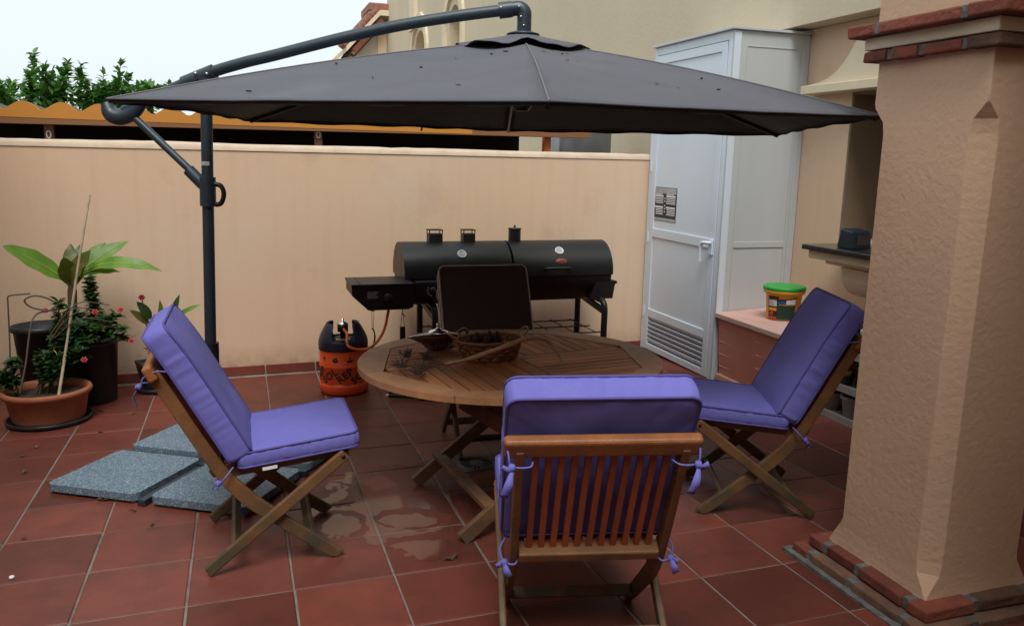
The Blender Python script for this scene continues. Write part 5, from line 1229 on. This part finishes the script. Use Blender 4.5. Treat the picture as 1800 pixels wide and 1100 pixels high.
# small square pot with plant
sp = at_f(275, 692); SP = root('square_black_pot', (sp.x, sp.y+.10), .35, True, 'small square black pot on a round saucer behind the left chair', 'pot')
m = MB(); s0_, s1_ = .075, .105
m.add([(-s0_, -s0_, .02), (s0_, -s0_, .02), (s0_, s0_, .02), (-s0_, s0_, .02), (-s1_, -s1_, .19), (s1_, -s1_, .19), (s1_, s1_, .19), (-s1_, s1_, .19), (-.085, -.085, .17), (.085, -.085, .17), (.085, .085, .17), (-.085, .085, .17), (-.092, -.092, .19), (.092, -.092, .19), (.092, .092, .19), (-.092, .092, .19)], [(0, 3, 2, 1), (0, 1, 5, 4), (1, 2, 6, 5), (2, 3, 7, 6), (3, 0, 4, 7), (4, 5, 13, 12), (5, 6, 14, 13), (6, 7, 15, 14), (7, 4, 12, 15), (12, 13, 9, 8), (13, 14, 10, 9), (14, 15, 11, 10), (15, 12, 8, 11)]); m.build('pot_body', M['potblack'], SP, .003)
m = MB(); m.add([(-.086, -.086, .172), (.086, -.086, .172), (.086, .086, .172), (-.086, .086, .172)], [(0, 1, 2, 3)]); m.build('soil', M['soil'], SP)
m = MB(); m.lathe([(0, .003), (.12, .003), (.128, .01), (.132, .03), (.124, .032), (.118, .014), (0, .014)], 40); m.build('saucer', M['potblack'], SP)
pp = root('young_plant', (sp.x, sp.y+.10, .12), 0, label='small plant with upright green leaves and one red flower behind the left chair', cat='plant')
B2 = Vector(pp.location)
for a, b, w, mt in (((295, 575), (316, 517), .045, 'leaf'), ((303, 560), (356, 534), .03, 'banana'), ((285, 570), (281, 527), .035, 'banana'), ((265, 560), (240, 530), .06, 'leaf'), ((262, 570), (228, 545), .05, 'banana_dark'), ((300, 565), (330, 560), .035, 'deadleaf'), ((300, 580), (332, 585), .035, 'deadleaf')):
    A, B_ = at_y(*a, 2.47)-B2, at_y(*b, 2.43)-B2; m = MB(); leaf_blade(m, A, B_, w, (.1, -.8, .5), .08, 9, .25, .002); m.build('leaf', M[mt], pp)
m = MB(); 
for px in (290, 300, 268): m.tube(catmull([(rn.uniform(-.02, .02), 0, .05), at_y(px-2, 620, 2.47)-B2, at_y(px, 565, 2.47)-B2], 5), .004, 6)
m.tube(catmull([(-.03, 0, .05), at_y(255, 560, 2.45)-B2, at_y(250, 527, 2.44)-B2], 5), .003, 6); m.build('stem', M['stem'], pp)
flower(pp, at_y(249, 524, 2.43)-B2, .023, rn)
m = MB(); rn2 = random.Random(2)
for k in range(14):
    c = Vector((rn2.uniform(-.09, .09), rn2.uniform(-.09, .09), .075)); leaf_blade(m, c, c+Vector((rn2.uniform(-.06, .06), rn2.uniform(-.06, .06), rn2.uniform(-.02, .05))), .02, (0, 0, 1), .1, 4)
m.build('dry_foliage', M['deadleaf'], pp)

# shrubs beyond the shelter
def shrub(label, sprigs, seed, Y):
    rn = random.Random(seed); r0 = root('garden_shrub', (at_y(sprigs[0][0], 190, Y).x, Y, -.3), 0, label=label, cat='shrub', group='shrubs beyond the shelter')
    B = Vector(r0.location); mt = MB(); ml = MB()
    mt.tube([(0, 0, 0), (0, 0, 1.2), (0, 0, 1.9)], [.05, .04, .03], 8)
    for px, py, w in sprigs:
        yy = Y+rn.uniform(-.3, .3); t = at_y(px, py, yy)-B; b = Vector((t.x*.5+rn.uniform(-.1, .1), rn.uniform(-.1, .1), 1.55))
        pts = catmull([(0, 0, 1.3), b, b.lerp(t, .5)+Vector((rn.uniform(-.04, .04), 0, 0)), t], 6); mt.tube(pts, [.012*(1-.8*i/len(pts)) for i in range(len(pts))], 5)
        n = len(pts); leafy(ml, pts[6:], int(190*w), .085, .045, rn, 1, 1.0)
        for k in range(int(7*w)):
            i = rn.randrange(7, n-2); c = pts[i]; d = Vector((rn.uniform(-1, 1), rn.uniform(-1, 1), rn.uniform(.3, 1.2)))*(.16*(1-.6*(i-6)/(n-6))); leafy(ml, [c, c+d*.5, c+d], 22, .08, .042, rn, 1, 1.0)
    # skirt of leaves low down
    for k in range(260):
        sx_ = rn.choice(sprigs); c = at_y(sx_[0]+rn.uniform(-22, 22), rn.uniform(150, 196), Y+rn.uniform(-.3, .3))-B; d = Vector((rn.uniform(-1, 1), rn.uniform(-1, 1), rn.uniform(-.2, 1))).normalized(); leaf_blade(ml, c, c+d*.085, .046, (0, 0, 1), .05, 3, .25)
    mt.build('trunk', M['stem'], r0); ml.build('crown', M['leaf_sun'], r0, kind='stuff')
shrub('leafy green shrub at the far left above the wavy shelter edge', [(2, 145, .6), (20, 143, .7), (-20, 150, .8), (-50, 140, .8)], 1, 6.0)
shrub('tallest green shrub with dense upright shoots above the wavy shelter edge', [(58, 95, 1), (80, 112, 1), (52, 130, .8), (92, 128, .9), (70, 140, .9), (120, 110, 1.2), (142, 112, .8), (112, 140, 1), (105, 150, .8)], 2, 6.1)
shrub('thin open shrub with separate shoots just left of the parasol', [(150, 137, .8), (182, 130, .6), (175, 148, .6), (192, 145, .5), (212, 114, .8), (228, 132, .6), (208, 148, .6)], 3, 6.0)
shrub('low green shrub top peeping over the left corner of the parasol', [(252, 147, .7), (262, 152, .6), (240, 152, .6), (300, 150, .6)], 4, 6.2)

# ================================================================== water on the tiles
def ell(px, py, ax, ay):
    c = at_f(px, py); ex = at_f(px+ax, py)-c; ey = at_f(px, py+ay)-c; A = Matrix(((ex.x, ey.x), (ex.y, ey.y))).inverted(); return c, A
def ev(E, x, y, w=0): v = E[1]@Vector((x-E[0].x, y-E[0].y)); return v.length
WET = [ell(690, 868, 110, 62), ell(790, 880, 80, 60), ell(735, 930, 110, 38), ell(640, 880, 62, 52), ell(800, 800, 75, 38), ell(600, 905, 55, 40), ell(770, 960, 80, 25)]
DRY = [ell(668, 848, 27, 12)]
RINGS = [(ell(728, 911, 66, 21), ell(722, 915, 45, 11)), (ell(596, 922, 50, 30), ell(590, 925, 36, 24)), (ell(750, 962, 88, 30), ell(748, 972, 80, 26)), (ell(585, 868, 45, 24), ell(575, 866, 34, 20)), (ell(700, 806, 48, 9), ell(690, 803, 44, 8)), (ell(852, 905, 22, 15), ell(852, 905, 1, 1)), (ell(850, 845, 40, 8), ell(850, 845, 1, 1))]
def field(x, y):
    x += .035*mnoise.noise(Vector((x*9, y*9, 7)))+.014*mnoise.noise(Vector((x*30, y*30, 1))); y += .04*mnoise.noise(Vector((x*9, y*9, 17)))+.016*mnoise.noise(Vector((x*30, y*30, 11)))
    w = .22*mnoise.noise(Vector((x*14, y*14, 0)))+.12*mnoise.noise(Vector((x*40, y*40, 3)))
    f = max(1-ev(E, x, y) for E in WET)+w*1.2
    d = max(1-ev(E, x, y) for E in DRY)+w*.8
    for A, B_ in RINGS: d = max(d, min(1-ev(A, x, y), ev(B_, x, y)-1)*1.0+w*.6-.02)
    return min(f, -d)
gx0, gx1, gy0, gy1, gs = .75, 1.75, -.45, .75, .0075
nx, ny = int((gx1-gx0)/gs), int((gy1-gy0)/gs); F = [[field(gx0+i*gs, gy0+j*gs) for j in range(ny+1)] for i in range(nx+1)]
vs = []; fs = []; vid = {}
def V(p):
    k = (round(p[0], 5), round(p[1], 5))
    if k not in vid: vid[k] = len(vs); vs.append((p[0], p[1], .0022))
    return vid[k]
for i in range(nx):
    for j in range(ny):
        cs = [(gx0+i*gs, gy0+j*gs, F[i][j]), (gx0+(i+1)*gs, gy0+j*gs, F[i+1][j]), (gx0+(i+1)*gs, gy0+(j+1)*gs, F[i+1][j+1]), (gx0+i*gs, gy0+(j+1)*gs, F[i][j+1])]
        if all(c[2] <= 0 for c in cs): continue
        poly = []
        for k in range(4):
            a, b = cs[k], cs[(k+1) % 4]
            if a[2] > 0: poly.append((a[0], a[1]))
            if (a[2] > 0) != (b[2] > 0): t = a[2]/(a[2]-b[2]); poly.append((a[0]+t*(b[0]-a[0]), a[1]+t*(b[1]-a[1])))
        if len(poly) >= 3: fs.append(tuple(dict.fromkeys(V(p) for p in poly)))
fs = [f for f in fs if len(f) >= 3]
wo = MB().add(vs, fs, True).build('puddle', M['water'], kind='stuff'); wo.rotation_euler = (SY, -SX, 0); wo['label'] = 'thin film of water drying on the tiles left of the drain'; 
# dry leaves on the floor
LEAFL = ['dry brown leaf on the tiles just right of the tall black pot', 'dry reddish leaf on the tiles between the black pots', 'dark dry leaf on the tiles right of the terracotta bowl saucer', 'dry leaf on the tiles in front of the terracotta bowl', 'dry leaf near the left edge below the terracotta bowl', 'dry leaf beside the back parasol slab', 'dry leaf at the front tip of the base bar between two slabs', 'dry leaf on a tile joint in front of the front slab', 'dry leaf at the left edge midway below the terracotta bowl', 'dark withered leaf on the wet tiles left of the nearest chair', 'dry leaf on a tile joint at the lower left', 'dry leaf against the front edge of the leftmost slab']
for k, (px, py) in enumerate(((178, 722), (232, 728), (172, 760), (65, 788), (40, 803), (290, 757), (235, 896), (270, 922), (40, 833), (795, 985), (48, 947), (180, 880))):
    q = at_f(px, py); m = MB(); rn3 = random.Random(k); s_ = .022 if k not in (9,) else .03
    for t in range(2):
        a = rn3.uniform(0, 2*PI); d = Vector((math.cos(a), math.sin(a), .25)); leaf_blade(m, (0, 0, .003), d*s_*rn3.uniform(.8, 1.5), s_*.6, (0, 0, 1), .15, 4, .4)
    o = m.build('dry_leaf', M['deadleaf'], None, label=LEAFL[k], cat='leaf', group='dry leaves on the tiles'); put(o, (q.x, q.y, .001), 0, True)
q = at_f(21, 1016); m = MB(); m.lathe([(0, 0), (.008, 0), (.010, .004), (.006, .009), (0, .010)], 9); o = m.build('pebble', M['print_white'], None, label='small white pebble on the tiles at the lower left corner', cat='pebble'); put(o, (q.x, q.y, .001), .4, True)

# red gas bottle just showing past the pillar
q = at_f(1815, 875); rb = root('red_bottle', (q.x+.065, q.y+.1), 0, True, 'red gas bottle just showing behind the pillar at the right edge', 'gas bottle')
m = MB(); m.lathe([(0, .003), (.14, .003), (.145, .05), (.15, .06), (.15, .15), (.152, .155), (.152, .165), (.15, .17), (.15, .3), (.12, .36), (.05, .39), (0, .39)], 40); m.build('bottle_body', M['orange'], rb)
m = MB(); m.lathe([(.09, .37), (.09, .45), (.085, .45), (.085, .37)], 30); m.lathe([(0, .39), (.025, .39), (.025, .43), (0, .43)], 16); m.build('collar', M['metal_black'], rb)
